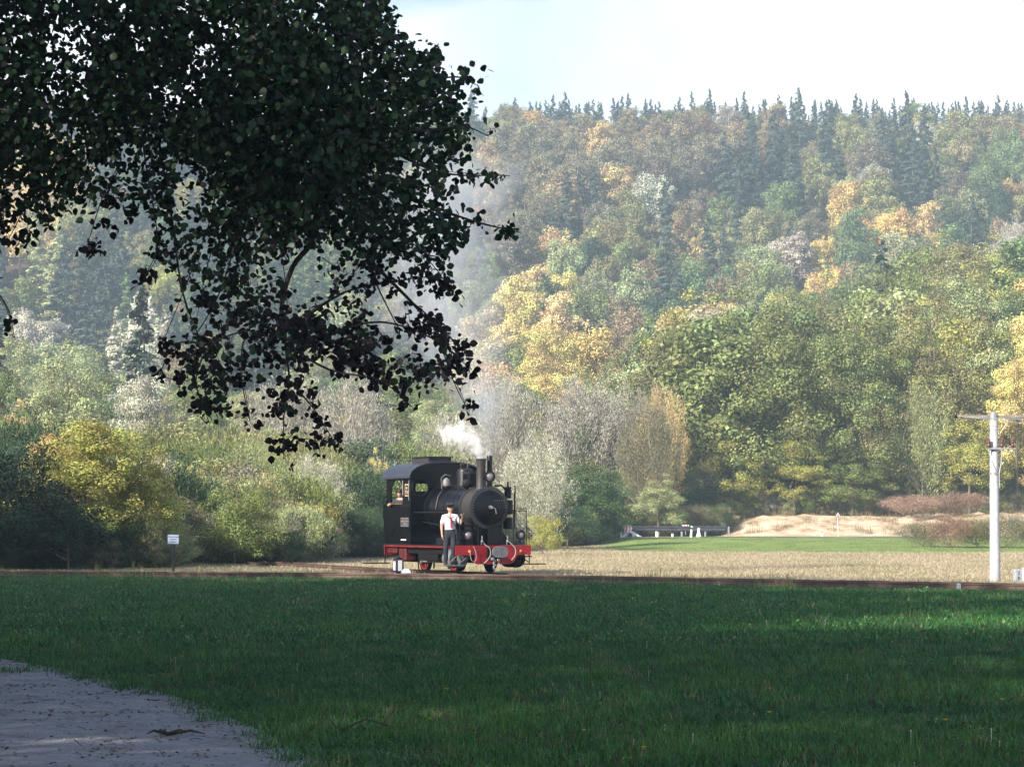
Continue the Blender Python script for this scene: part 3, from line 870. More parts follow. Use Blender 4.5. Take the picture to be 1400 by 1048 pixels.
NEAR = [
    # left side beyond the meadow
    ('broadleaf_tree', 'oak_near', 118, 84, 560, 190, 'yellow-green', 'tall yellow-green tree with orange tips left of the blue-lettered sign', 'tree', 0),
    ('broadleaf_tree', 'oak_near', 195, 85.5, 600, 120, 'yellow-green', 'slimmer yellow-green tree directly left of the blue-lettered sign', 'tree', 1),
    ('broadleaf_tree', 'oak_near', 78, 86, 590, 110, 'golden', 'golden leaved tree behind the dark thicket at the left edge', 'tree', 2),
    ('shrub', 'bush_near', 25, 81, 600, 190, (0.022, 0.040, 0.020), 'dark shaded thicket at the left edge beside the track', 'bush', 0),  # tint darkened by hand, the grove's shade is in the leaf colour
    ('shrub', 'bush_near', 95, 80, 680, 120, (0.022, 0.040, 0.020), 'low dark shaded thicket in front of the yellow-green tree', 'bush', 1),  # same darkened tint, carries the shade over the thicket
    ('broadleaf_tree', 'oak_near', 40, 118, 556, 95, 'pale orange', 'pale orange tree rising behind the thicket at the left edge', 'tree', 1),
    ('shrub', 'bush_near', 322, 92, 660, 125, 'green', 'big rounded green bush right of the blue-lettered sign', 'bush', 2),
    ('shrub', 'bush_near', 250, 94, 690, 90, 'dark green', 'dark green bush behind the blue-lettered sign', 'bush', 3),
    ('shrub', 'bush_near', 395, 93, 722, 46, 'dark green', 'small dark bush at the right foot of the rounded green bush', 'bush', 0),
    ('shrub', 'bush_near', 438, 100, 690, 62, 'yellow-green', 'small yellowish bush left of the locomotive cab', 'bush', 1),
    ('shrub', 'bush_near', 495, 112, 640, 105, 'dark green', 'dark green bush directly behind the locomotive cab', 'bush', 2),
    ('broadleaf_tree', 'airy_near', 345, 108, 600, 110, 'pale green', 'pale green airy tree above the rounded green bush', 'tree', 0),
    ('broadleaf_tree', 'airy_near', 432, 112, 625, 100, 'silvery', 'silvery twiggy tree left of the locomotive', 'tree', 1),
    ('broadleaf_tree', 'oak_near', 268, 125, 612, 62, 'pale orange', 'small pale orange tree between the sign and the pale green tree', 'tree', 2),
    ('broadleaf_tree', 'oak_near', 215, 128, 612, 80, 'golden', 'golden tree right behind the yellow-green tree', 'tree', 0),
    ('broadleaf_tree', 'oak_near', 240, 150, 552, 90, 'dusky brown', 'brownish dark round tree behind the small orange tree', 'tree', 1),
    ('broadleaf_tree', 'oak_near', 300, 152, 560, 90, 'mid green', 'mid green tree behind the pale green airy tree', 'tree', 2),
    ('broadleaf_tree', 'oak_near', 195, 165, 500, 110, 'silvery', 'whitish green tree behind the golden tree', 'tree', 0),
    ('broadleaf_tree', 'oak_near', 90, 170, 480, 150, 'pale green', 'broad pale green tree above the thicket at the left edge', 'tree', 1),
    ('broadleaf_tree', 'oak_near', 5, 160, 500, 110, 'mid green', 'mid green tree cut off by the left edge of the photo', 'tree', 2),
    ('broadleaf_tree', 'airy_near', 395, 150, 520, 150, 'grey', 'large grey leafless tree behind the lowest hanging twigs', 'tree', 2),
    ('broadleaf_tree', 'airy_near', 480, 148, 510, 130, 'grey', 'grey leafless tree above the locomotive cab', 'tree', 0),
    ('broadleaf_tree', 'oak_near', 548, 140, 596, 70, 'green', 'green tree above the cab roof of the locomotive', 'tree', 0),
    ('broadleaf_tree', 'oak_near', 520, 130, 618, 46, 'yellow', 'small yellow tree above the rear of the cab roof', 'tree', 1),
    ('broadleaf_tree', 'airy_near', 610, 150, 565, 100, 'silvery', 'silvery twiggy tree behind the steam dome', 'tree', 1),
    ('broadleaf_tree', 'airy_near', 690, 140, 520, 120, 'grey', 'tall grey twiggy tree right of the white steam', 'tree', 2),
    ('broadleaf_tree', 'airy_near', 735, 132, 600, 110, 'silvery', 'silvery twiggy tree right of the locomotive front', 'tree', 0),
    ('shrub', 'bush_near', 775, 140, 682, 100, 'dark green', 'dark green bush low down to the right of the locomotive', 'bush', 3),
    ('shrub', 'bush_near', 742, 118, 700, 60, 'yellow-green', 'yellow-green bush beside the front handrail of the locomotive', 'bush', 2),
    ('broadleaf_tree', 'oak_near', 805, 158, 632, 130, (0.06, 0.105, 0.035), 'leafy dark green tree between the silvery tree and the guardrail', 'tree', 2),
    ('broadleaf_tree', 'oak_near', 745, 165, 610, 90, 'mid green', 'mid green tree behind the silvery twiggy tree', 'tree', 0),
    ('broadleaf_tree', 'airy_near', 800, 188, 520, 140, 'grey', 'broad grey leafless tree under the golden trees', 'tree', 1),
    ('broadleaf_tree', 'airy_near', 730, 190, 540, 110, 'grey', 'grey leafless tree left of the broad grey one', 'tree', 2),
    ('broadleaf_tree', 'airy_near', 860, 192, 530, 90, 'grey', 'grey leafless tree right of the broad grey one', 'tree', 0),
    ('broadleaf_tree', 'airy_near', 885, 178, 545, 95, 'dusky brown', 'tall brownish tree above the left end of the guardrail', 'tree', 0),
    ('broadleaf_tree', 'airy_near', 905, 184, 530, 80, 'pale orange', 'pale orange feathery tree above the guardrail', 'tree', 1),
    ('broadleaf_tree', 'oak_near', 900, 176, 650, 80, 'pale green', 'low pale green tree behind the left end of the guardrail', 'tree', 1),
    ('broadleaf_tree', 'oak_near', 955, 183, 640, 90, 'dark green', 'dark green tree behind the right end of the guardrail', 'tree', 2),
    ('shrub', 'wispy_near', 838, 176, 690, 52, 'dusky brown', 'brownish bush left of the first red arrow sign', 'bush', 0),
    # stand above the cutting
    ('broadleaf_tree', 'oak_near', 1000, 187, 560, 95, 'yellow-green', 'yellow-green tree at the left end of the sandy cutting', 'tree', 0),
    ('broadleaf_tree', 'oak_near', 1050, 190, 480, 150, 'green', 'big green tree above the left part of the sandy cutting', 'tree', 1),
    ('broadleaf_tree', 'oak_near', 1125, 189, 455, 150, 'green', 'big green tree above the triangular road sign', 'tree', 2),
    ('broadleaf_tree', 'oak_near', 1085, 186.5, 600, 100, 'yellow-green', 'lower yellow-green tree on top of the sandy cutting', 'tree', 2),
    ('broadleaf_tree', 'oak_near', 1205, 188, 512, 125, 'olive', 'domed olive tree right of the triangular road sign', 'tree', 0),
    ('broadleaf_tree', 'airy_near', 1262, 187, 530, 95, 'pale green', 'pale slender tree between the olive tree and the utility pole', 'tree', 1),
    ('broadleaf_tree', 'oak_near', 1255, 192, 440, 130, 'green', 'tall green tree behind the pale slender tree', 'tree', 1),
    ('broadleaf_tree', 'oak_near', 1325, 186, 560, 100, 'yellow-green', 'yellow-green tree just left of the utility pole', 'tree', 2),
    ('broadleaf_tree', 'oak_near', 1390, 187, 480, 100, 'yellow', 'yellow tree right behind the utility pole', 'tree', 0),
    ('broadleaf_tree', 'oak_near', 1345, 194, 425, 120, 'pale green', 'tall pale green tree behind the utility pole top', 'tree', 1),
    ('broadleaf_tree', 'oak_near', 1165, 186, 610, 100, 'green', 'low green tree directly over the triangular road sign', 'tree', 1),
    ('broadleaf_tree', 'oak_near', 1430, 190, 400, 130, 'yellow', 'tall yellow tree cut off by the right edge', 'tree', 2),
    # hedge in front of the cutting
    ('shrub', 'wispy_near', 1262, 140, 712, 76, 'dusky brown', 'brownish bush at the left end of the hedge before the cutting', 'bush', 0),
    ('shrub', 'wispy_near', 1300, 138, 704, 80, (0.25, 0.16, 0.11), 'reddish brown bush second from the left in the hedge', 'bush', 1),
    ('shrub', 'wispy_near', 1335, 139, 706, 80, 'olive', 'olive bush left of the pole in the hedge', 'bush', 0),
    ('shrub', 'wispy_near', 1375, 138, 703, 80, 'dusky brown', 'brown bush right of the pole in the hedge', 'bush', 1),
    ('shrub', 'wispy_near', 1425, 139, 705, 80, 'dusky brown', 'brown bush of the hedge cut off by the right edge', 'bush', 0),
    ('shrub', 'wispy_near', 1245, 181, 676, 90, (0.30, 0.20, 0.16), 'pinkish bare bush on top of the cutting', 'bush', 1),
    ('shrub', 'wispy_near', 1310, 182, 672, 90, (0.26, 0.17, 0.13), 'brownish pink bush on the cutting left of the pole', 'bush', 0),
]
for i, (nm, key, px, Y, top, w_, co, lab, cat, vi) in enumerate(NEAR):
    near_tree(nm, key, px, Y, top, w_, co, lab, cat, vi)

# ---- undergrowth closing the foot of the wood
def front_y(px):
    return np.interp(px, [-300, 60, 220, 235, 420, 430, 560, 640, 660, 800, 840, 985, 1000, 1700], [79, 80, 83, 91, 94, 104, 106, 122, 148, 152, 176, 178, 186.5, 185.5])


ru = np.random.default_rng(31); up, ur, us, ut, uk = [], [], [], [], []
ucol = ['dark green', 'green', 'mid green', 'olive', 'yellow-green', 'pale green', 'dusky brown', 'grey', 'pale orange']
for k in range(3400):
    px = ru.uniform(-260, 1660); fy = float(front_y(px)); y = fy + ru.exponential(14 if px < 840 else 5) + 1.0
    if y > 205: continue
    x = (px - 700) / FPX * y; hh = ru.uniform(1.0, 2.2) + min(2.5, (y - fy) * 0.07)
    if px > 985: hh *= 0.9
    if k % 3 == 0 and y > fy + 6: hh *= 1.4
    w_ = hh * ru.uniform(0.8, 1.4)
    up.append((x, y, Hs(x, y) - 0.1)); ur.append((0, 0, ru.uniform(0, 6.28))); j = int(ru.integers(0, 6)); uk.append(j)
    L_ = LIB['bush_near'][j] if j < 4 else LIB['wispy_near'][j - 4]
    us.append((w_ / L_['w'], w_ / L_['w'], hh / L_['h'])); ut.append(jit(ucol[ru.choice(9, p=([.95, .05, 0, 0, 0, 0, 0, 0, 0] if px < 100 else [.5, .2, .15, .05, .03, .03, .02, .02, 0] if (430 < px < 600 or 735 < px < 860) else [.10, .14, .12, .12, .07, .15, .12, .12, .06]))], ru))  # leftmost bushes get mostly dark tints that stand in for shade there
usrc = [src_obj('undergrowth_bush', LIB['bush_near'][j]['both']) for j in range(4)] + [src_obj('undergrowth_wisp', LIB['wispy_near'][j]['both']) for j in range(2)]
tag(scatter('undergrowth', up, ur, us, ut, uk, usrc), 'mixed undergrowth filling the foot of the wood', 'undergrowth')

# ------------------------------------------------------------------ tall trees beside and behind the camera that shade the meadow
SHADE = [(-18, 33.5, 31), (-14.5, 29, 26.5), (-22.5, 38.5, 31), (-26, 41, 31), (-47, 62, 30), (-38, 58, 27), (-45, 63, 28), (-12.5, 19, 19), (-19, 24, 25), (-25, 15, 26), (-22, 40, 24), (-34, 42, 26), (-30, 55, 24), (-25, 44, 24), (-32, 47, 25), (-41, 53, 26), (-20, 36, 23), (-28, 37, 26), (-17, 30, 20), (-24, 28, 24), (-33, 30, 26), (-40, 42, 26),
         (-16, 22, 17), (-22, 19, 24), (-30, 20, 26), (-20, 10, 24), (-28, 9, 26), (-36, 14, 26), (-13, 4, 20), (-19, 0, 25), (-27, -2, 27),
         (-10, -6, 22), (-17, -10, 25), (-26, -14, 27), (-6, -14, 24), (-13, -20, 26), (-22, -26, 27), (-3, -24, 25), (-9, -32, 27), (3, -34, 26), (8, -24, 24), (-36, -4, 27), (-50, 58, 27), (-50, 47, 27)]
rs = np.random.default_rng(5)
for i, (x, y, h_) in enumerate(SHADE):
    L_ = LIB['grove'][i % 2]
    root = empty('broadleaf_tree', (x, y, -0.1), rs.uniform(0, 6.28))
    w_ = 11.5 if h_ > 20 else 9
    s_ = (w_ / L_['w'], w_ / L_['w'], h_ / L_['h'])
    link('trunk', L_['trunk'], root).scale = s_
    c_ = link('crown', L_['crown'], root); c_.scale = s_; c_['tint'] = TINT['dark green']
    tag(root, 'tall grove tree left of the path, shading the meadow', 'tree', 'trees of the grove beside the path')

# ------------------------------------------------------------------ railway track
def rail_mesh(pl, off, zt, name='rail'):
    d = np.gradient(pl, axis=0); nrm = np.stack([-d[:, 1], d[:, 0]], 1); nrm /= np.linalg.norm(nrm, axis=1)[:, None]
    prof = [(-0.05, -0.13), (0.05, -0.13), (0.05, -0.115), (0.012, -0.10), (0.012, -0.035), (0.032, -0.028), (0.032, 0.0), (-0.032, 0.0), (-0.032, -0.028), (-0.012, -0.035), (-0.012, -0.10), (-0.05, -0.115)]
    mb = MB(); v = []; f = []; k = len(prof)
    for i, p in enumerate(pl):
        for a, z in prof:
            q = p + nrm[i] * (off + a); v.append((q[0], q[1], zt + z))
    for i in range(len(pl) - 1):
        for j in range(k):
            f.append((i * k + j, i * k + (j + 1) % k, (i + 1) * k + (j + 1) % k, (i + 1) * k + j))
    mb.add(v, f); return mb


RAIL_Z = 0.12
sl = MB().bbox(-0.13, 0.13, -0.9, 0.9, -0.16, 0.0, 0.015).mesh('sleeper', M['sleeper'])
ballm = plain('shaded_track_gravel', (0.040, 0.034, 0.033), 0.95, var=0.5, scale=18, bump=0.8)  # near-black base colour stands in for the shadow lying along the track
for nm, pl, lab in (('railway_track', A_PL, 'rusty main railway track crossing between green and dry meadow'), ('railway_track', B_PL, 'railway track under the steam locomotive')):
    root = empty(nm, (0, 0, 0))
    for s_ in (-0.5, 0.5): rail_mesh(pl, s_, RAIL_Z).build('rail', M['rail'], root)
    seg = np.linalg.norm(np.diff(pl, axis=0), axis=1); cum = np.concatenate([[0], np.cumsum(seg)])
    for dd in np.arange(0.3, cum[-1], 0.68):
        x = np.interp(dd, cum, pl[:, 0]); y = np.interp(dd, cum, pl[:, 1]); x2 = np.interp(dd + 0.1, cum, pl[:, 0]); y2 = np.interp(dd + 0.1, cum, pl[:, 1])
        if abs(x) > 0.215 * y + 3: continue
        q = link('sleeper', sl, root, (x, y, RAIL_Z - 0.132), math.atan2(y2 - y, x2 - x) + random.uniform(-0.02, 0.02))
    tag(root, lab, 'railway track')
ribbon('track_bed', A_PL, -2.3, 1.05, 0.012, ballm)
ribbon('siding_bed', B_PL, -1.1, 1.1, 0.02, ballm)

# ------------------------------------------------------------------ locomotive
heading = Vector((0.4226, -0.9063, 0))
LOCO = empty('steam_locomotive', (-1.555, 73.97, 0.02), math.atan2(heading.y, heading.x))
tag(LOCO, 'small black steam locomotive with red buffer beam and wheels', 'locomotive')
B, BW, RD, UN = M['black'], M['black_worn'], M['red'], M['under']
FX = 2.5           # front beam
# frame and running boards
f = MB(); f.bbox(-2.75, FX - 0.06, -0.42, -0.34, 0.42, 0.80, 0.01); f.bbox(-2.75, FX - 0.06, 0.34, 0.42, 0.42, 0.80, 0.01); f.box(-2.6, 2.3, -0.34, 0.34, 0.55, 0.62)
f.build('frame', UN, LOCO)
rb = MB(); rb.bbox(-2.75, FX - 0.06, -1.08, 1.08, 0.835, 0.862, 0.006)
rb.build('running_board', BW, LOCO)
for s_ in (-1, 1):
    e = MB(); y0, y1 = sorted((s_ * 1.083, s_ * 1.055)); e.bbox(-2.75, FX - 0.065, y0, y1, 0.785, 0.832, 0.006)
    e.build('red_valance', M['dull_red'], LOCO)
# red equipment boxes under the cab side
bx_ = MB(); bx_.bbox(-2.6, -1.9, -1.03, -0.6, 0.60, 0.76, 0.02); bx_.bbox(-1.75, -1.25, -1.03, -0.7, 0.40, 0.76, 0.03); bx_.build('spring_box', plain('dull_red_paint', (0.07, 0.006, 0.006), 0.6, var=0.5, scale=7), LOCO)
# buffer beam
bb = MB(); poly = [(-1.12, 0.60), (-1.12, 0.865), (1.12, 0.865), (1.12, 0.60), (0.72, 0.60), (0.60, 0.40), (0.50, 0.355), (-0.50, 0.355), (-0.56, 0.40), (-0.56, 0.60)]
bb.prism(poly, 'x', FX - 0.05, FX); bb.build('buffer_beam', RD, LOCO)
re_ = MB()
for y in np.arange(-1.04, 1.05, 0.16): re_.ball((FX + 0.002, y, 0.835), 0.012, 6)
re_.build('rivet_row', RD, LOCO)
rear = MB().prism([(-1.05, 0.55), (-1.05, 0.86), (1.05, 0.86), (1.05, 0.55)], 'x', -2.80, -2.755); rear.build('rear_buffer_beam', RD, LOCO)
# wheels
WX = (-0.95, 1.12)
wr = 0.385
for wx in WX:
    ax = MB(); ax.lathe((wx, -0.5, RAIL_Z - 0.02 + wr), (0, 1, 0), [(0, 0.06), (1.0, 0.06)], 12); ax.build('axle', UN, LOCO)
    for s_ in (-1, 1):
        y = s_ * 0.53; z = RAIL_Z - 0.02 + wr
        wh = MB(); wh.ring((wx, y, z), (0, 1, 0), wr - 0.05, 0.045, 32, 8)
        wh.lathe((wx, y - 0.05, z), (0, 1, 0), [(0, wr - 0.055), (0, wr), (0.10, wr), (0.10, wr - 0.055)], 36)
        w_o = wh.build('wheel', UN, LOCO)
        sp_ = MB()
        for k in range(10):
            a = 2 * math.pi * k / 10
            sp_.tube([(wx, y + s_ * 0.03, z), (wx + math.cos(a) * (wr - 0.07), y + s_ * 0.03, z + math.sin(a) * (wr - 0.07))], (0.034, 0.024), 6)
        sp_.lathe((wx, y - 0.02 + s_ * 0.03, z), (0, s_, 0), [(-0.03, 0.10), (0.07, 0.10), (0.09, 0.06)], 18)
        sp_.lathe((wx, y, z), (0, s_, 0), [(0.030, 0.0), (0.030, wr - 0.10), (0.052, wr - 0.095), (0.052, wr - 0.06), (0.0, wr - 0.055)], 32)
        sp_.build('wheel_centre', RD, w_o)
    if wx != WX[0]: pass
for s_ in (-1, 1):
    rod = MB(); rod.bbox(WX[0] - 0.1, WX[-1] + 0.1, s_ * 0.64 - 0.02, s_ * 0.64 + 0.02, 0.36, 0.44, 0.01)
    for wx in WX: rod.lathe((wx, s_ * 0.60, 0.40), (0, s_, 0), [(0, 0.07), (0.08, 0.07)], 12)
    rod.build('coupling_rod', M['grime'], LOCO)
    cy = MB(); cy.lathe((1.45, s_ * 0.86, 0.50), (1, 0, 0), [(0, 0.1), (0.02, 0.23), (0.08, 0.25), (0.72, 0.25), (0.78, 0.22), (0.80, 0.10), (0.83, 0.08)], 28)
    cy.bbox(1.55, 2.12, s_ * 0.86 - 0.17, s_ * 0.86 + 0.17, 0.66, 0.83, 0.02)
    cy.build('cylinder', UN if s_ > 0 else M['grime'], LOCO)
sk = MB(); sk.bbox(-0.5, 0.85, -0.96, -0.66, 0.42, 0.80, 0.02); sk.bbox(-1.25, -0.5, -0.96, -0.66, 0.60, 0.80, 0.02); sk.bbox(-2.5, -1.4, -0.7, 0.7, 0.36, 0.78, 0.04); sk.bbox(-0.5, 1.3, 0.3, 0.8, 0.35, 0.8, 0.02); sk.bbox(0.2, 1.35, -0.98, -0.60, 0.60, 0.80, 0.03); sk.build('air_reservoir', UN, LOCO)
br = MB()
for wx in (0.62, -0.42): br.tube([(wx, -0.5, 0.75), (wx + 0.03, -0.52, 0.2)], 0.025, 6)
br.tube([(-1.6, -0.62, 0.13), (1.6, -0.62, 0.16)], 0.018, 6); br.tube([(-1.3, -0.6, 0.14), (-1.35, -0.6, 0.5)], 0.02, 6)
br.build('brake_rigging', UN, LOCO)
# boiler, smokebox
Zb = 1.86
bo = MB(); bo.lathe((-0.80, 0, Zb), (1, 0, 0), [(0, 0.66), (0.02, 0.665), (0.55, 0.665), (0.60, 0.63), (2.28, 0.60), (2.30, 0.57)], 48)
bo.build('boiler', B, LOCO)
bd = MB()
for x, rr in ((-0.25, 0.632), (0.45, 0.622), (1.0, 0.614), (-0.76, 0.672)): bd.lathe((x, 0, Zb), (1, 0, 0), [(0, rr - 0.01), (0, rr + 0.006), (0.05, rr + 0.006), (0.05, rr - 0.01)], 48)
bd.build('boiler_band', BW, LOCO)
sb = MB(); sb.lathe((1.50, 0, Zb + 0.02), (1, 0, 0), [(0, 0.575), (0, 0.60), (0.04, 0.60), (0.05, 0.555), (0.60, 0.555), (0.62, 0.585), (0.70, 0.585), (0.71, 0.54)], 48)
sb.build('smokebox', M['soot'], LOCO)
sd = MB(); sd.lathe((2.20, 0, Zb + 0.02), (1, 0, 0), [(0, 0.50), (0.03, 0.50), (0.045, 0.47), (0.075, 0.38), (0.10, 0.24), (0.11, 0.0)], 48)
door = sd.build('smokebox_door', B, LOCO)
rv = MB()
for k in range(40):
    a = 2 * math.pi * k / 40; rv.ball((2.235, 0.488 * math.cos(a), Zb + 0.02 + 0.488 * math.sin(a)), 0.010, 6)
for k in range(5): rv.ball((2.30, 0.12 + k * 0.07, Zb + 0.22), 0.010, 6)
rv.build('rivet', M['steel'], door)
hd = MB(); hd.lathe((2.30, 0, Zb + 0.03), (1, 0, 0), [(0, 0.06), (0.05, 0.05), (0.09, 0.03), (0.11, 0.03)], 16)
hd.tube([(2.39, 0, Zb + 0.03), (2.39, 0.10, Zb + 0.0), (2.39, 0.13, Zb - 0.14)], 0.014, 8); hd.tube([(2.37, 0, Zb + 0.03), (2.37, -0.10, Zb + 0.06)], 0.014, 8); hd.build('handle', M['steel'], door)
sp = MB(); sp.bbox(1.45, 2.15, -0.42, 0.42, 0.86, 1.45, 0.03); sp.build('smokebox_saddle', UN, LOCO)
pb = MB(); pb.bbox(2.16, 2.30, -0.06, 0.36, 0.87, 1.36, 0.015); pb.build('front_box', B, LOCO)
MB().prism([(0.37, 0.87), (0.37, 1.25), (0.42, 1.22), (0.66, 0.87)], 'x', 2.0, 2.2).build('side_gusset', BW, LOCO); MB().prism([(-0.95, 0.87), (-0.9, 1.0), (-0.5, 1.02), (-0.43, 0.87)], 'x', 1.8, 2.2).build('side_gusset', BW, LOCO)
# chimney
ch = MB(); ch.lathe((1.80, -0.06, 2.33), (0, 0, 1), [(0, 0.20), (0.06, 0.16), (0.12, 0.135), (0.70, 0.125), (0.86, 0.135), (0.87, 0.15), (0.90, 0.15), (0.90, 0.11)], 28); ch.build('chimney', M['soot'], LOCO)
ep = MB(); ep.lathe((1.80, 0.20, 2.40), (0, 0, 1), [(0, 0.075), (0.88, 0.075), (0.92, 0.06)], 16); ep.build('exhaust_pipe', B, LOCO)
# domes
dm = MB(); dm.lathe((0.55, 0, 2.42), (0, 0, 1), [(0, 0.30), (0.05, 0.24), (0.10, 0.225), (0.46, 0.225), (0.53, 0.20), (0.56, 0.12), (0.57, 0.0)], 32); dm.build('steam_dome', M['black_worn'], LOCO)
vv = MB(); vv.lathe((0.50, -0.06, 2.97), (0, 0, 1), [(0, 0.05), (0.08, 0.05), (0.09, 0.07), (0.11, 0.07), (0.16, 0.03)], 12); vv.lathe((0.58, 0.09, 2.97), (0, 0, 1), [(0, 0.04), (0.10, 0.04), (0.14, 0.02)], 12)
vv.build('safety_valve', BW, LOCO)
sn = MB(); sn.bbox(0.80, 1.22, -0.18, 0.22, 2.40, 2.88, 0.05); sn.build('sand_dome', B, LOCO)
gn = MB(); gn.lathe((1.28, -0.30, 2.55), (1, 0, 0), [(0, 0.06), (0.02, 0.11), (0.22, 0.11), (0.25, 0.06)], 16); gn.lathe((1.33, -0.28, 2.42), (1, 0, 0), [(0, 0.03), (0.05, 0.05)], 12); gn.build('turbo_generator', BW, LOCO)
be = MB(); be.lathe((0.02, -0.32, 2.44), (0, 0, 1), [(0, 0.05), (0.06, 0.12), (0.16, 0.12), (0.24, 0.09), (0.29, 0.03)], 20); be.tube([(0.02, -0.46, 2.42), (0.02, -0.48, 2.72), (0.02, -0.36, 2.82), (0.02, -0.2, 2.78)], 0.014, 6)
be.build('bell', M['grime'], LOCO)
pip = MB()
pip.tube([(0.0, -0.40, 2.42), (0.05, -0.58, 2.20), (0.05, -0.66, 1.86)], 0.022, 8)
pip.tube([(-0.75, -0.42, 2.40), (-0.3, -0.38, 2.48), (0.3, -0.34, 2.50), (1.3, -0.3, 2.48)], 0.018, 8)
pip.tube([(-0.78, -0.69, 1.50), (0.3, -0.72, 1.42), (1.4, -0.66, 1.40)], 0.02, 8)
pip.tube([(-0.5, 0.2, 2.52), (0.2, 0.26, 2.64), (0.5, 0.2, 2.7)], 0.016, 6)
pip.build('steam_pipe', BW, LOCO)
vb = MB()
for x, y, z in ((0.95, -0.66, 1.45), (1.25, -0.66, 1.5), (1.4, -0.62, 1.3), (1.2, -0.7, 1.2), (0.8, -0.7, 1.25)): vb.ball((x, y, z), 0.05, 8); vb.tube([(x, y, z), (x + 0.1, y - 0.02, z - 0.3)], 0.016, 6)
vb.bbox(0.75, 1.45, -0.95, -0.62, 0.865, 1.05, 0.02)
for k in range(5): vb.tube([(0.75 + k * 0.13, -0.64, 1.05), (0.72 + k * 0.15, -0.66, 1.50)], 0.014, 6)
vb.build('lubricator', BW, LOCO)
# pump on the far side of the smokebox
pu = MB()
for z0, z1, r_ in ((1.30, 1.62, 0.13), (1.70, 2.10, 0.14), (2.14, 2.40, 0.10)): pu.lathe((1.95, 0.68, z0), (0, 0, 1), [(0, r_ * 0.7), (0.02, r_), (z1 - z0 - 0.02, r_), (z1 - z0, r_ * 0.7)], 20)
pu.tube([(1.95, 0.68, 2.38), (1.95, 0.68, 2.60)], 0.03, 8); pu.bbox(1.87, 2.03, 0.60, 0.76, 2.40, 2.46, 0.01)
pu.tube([(2.0, 0.86, 1.3), (2.0, 0.88, 2.50)], 0.02, 6); pu.tube([(1.9, 0.3, 2.48), (1.93, 0.5, 2.50), (1.95, 0.62, 2.36)], 0.025, 8); pu.tube([(2.1, 0.8, 1.4), (2.12, 0.8, 2.3)], 0.018, 6)
pu.build('air_pump', B, LOCO)


def lamp(x, y, z, r_, yaw=0.0):
    h = MB(); ax = Vector((math.cos(yaw), math.sin(yaw), 0))
    h.lathe(Vector((x, y, z)) - ax * 0.16, ax, [(0, r_ * 0.35), (0.04, r_ * 0.75), (0.10, r_ * 0.95), (0.20, r_), (0.22, r_ * 1.08), (0.24, r_ * 1.08), (0.24, r_ * 0.86), (0.22, r_ * 0.84)], 24)
    h.tube([(x, y, z - r_ * 0.9), (x, y, z - r_ * 1.7)], 0.02, 8); h.bbox(x - 0.06, x + 0.06, y - 0.05, y + 0.05, z - r_ * 1.75, z - r_ * 1.6, 0.005)
    ho = h.build('headlight', B, LOCO)
    MB().lathe(Vector((x, y, z)) + ax * 0.055, ax, [(0, r_ * 0.84), (0.006, r_ * 0.8), (0.014, r_ * 0.5), (0.018, 0)], 24).build('lens', M['grime'], ho)
    MB().lathe(Vector((x, y, z)) + ax * 0.070, ax, [(0, r_ * 0.5), (0.008, r_ * 0.45), (0.016, 0)], 18).build('bulb_glass', M['lens'], ho)


lamp(2.12, 0.03, 2.74, 0.145); lamp(2.30, -0.70, 1.14, 0.14); lamp(2.33, 0.87, 1.14, 0.12)
MB().tube([(2.0, 0.03, 2.40), (2.08, 0.03, 2.56)], 0.03, 8).build('lamp_bracket', BW, LOCO)
# handrails
hr = MB()
hr.tube([(-0.75, -0.98, 1.76), (1.9, -0.98, 1.76), (2.25, -0.98, 1.76), (2.40, -0.96, 1.76), (2.44, -0.90, 1.74), (2.44, -0.88, 1.55)], 0.014, 8)
for x in (0.1, 1.1, 2.42): hr.tube([(x, -0.98, 1.76), (x, -0.98, 0.86)] if x > 2 else [(x, -0.98, 1.76), (x, -0.64, 1.76)], 0.013, 6)
hr.tube([(2.44, -0.44, 0.86), (2.44, -0.44, 1.50)], 0.012, 6)
hr.build('handrail', BW, LOCO)
hr = MB()
for y in (0.62, 0.70, 1.02): hr.tube([(2.44, y, 0.86), (2.44, y, 1.84)], 0.013, 6)
hr.tube([(2.44, 0.62, 1.80), (2.44, 1.02, 1.80)], 0.012, 6); hr.tube([(2.44, 0.70, 1.86), (2.44, 1.02, 1.86)], 0.012, 6); hr.tube([(2.44, 0.45, 1.82), (2.44, 0.62, 1.80)], 0.01, 6)
hr.tube([(2.44, 1.09, 0.56), (2.46, 1.09, 1.2)], 0.012, 6)
hr.build('handrail', BW, LOCO)
# coupler, hoses
cp = MB(); cp.bbox(FX, FX + 0.36, -0.07, 0.07, 0.62, 0.76, 0.02); cp.bbox(FX, FX + 0.05, -0.22, 0.2, 0.5, 0.8, 0.02); cp.build('drawbar', UN, LOCO)
bf = MB(); pol = []
for k in range(28):
    a = 2 * math.pi * k / 28; pol.append((0.235 * abs(math.cos(a)) ** 0.7 * (1 if math.cos(a) > 0 else -1) + 0.02, 0.69 + 0.155 * abs(math.sin(a)) ** 0.8 * (1 if math.sin(a) > 0 else -1)))
bf.prism(pol, 'x', FX + 0.36, FX + 0.40); bf.build('centre_buffer', M['grime'], LOCO)
cn = MB()
for k in range(6): cn.ring((FX + 0.10 + 0.01 * (k % 2), -0.05 + 0.03 * (k % 2), 0.50 - k * 0.055), (1, 0, 0) if k % 2 else (0, 1, 0), 0.028, 0.011, 12, 6)
cn.ring((FX + 0.10, 0.10, 0.46), (1, 0.3, 0), 0.03, 0.012, 12, 6); cn.tube([(FX + 0.08, 0.1, 0.44), (FX + 0.1, 0.12, 0.36)], 0.012, 6); cn.bbox(FX + 0.02, FX + 0.14, -0.12, -0.04, 0.46, 0.54, 0.01)
cn.build('coupling_chain', M['steel'], LOCO)


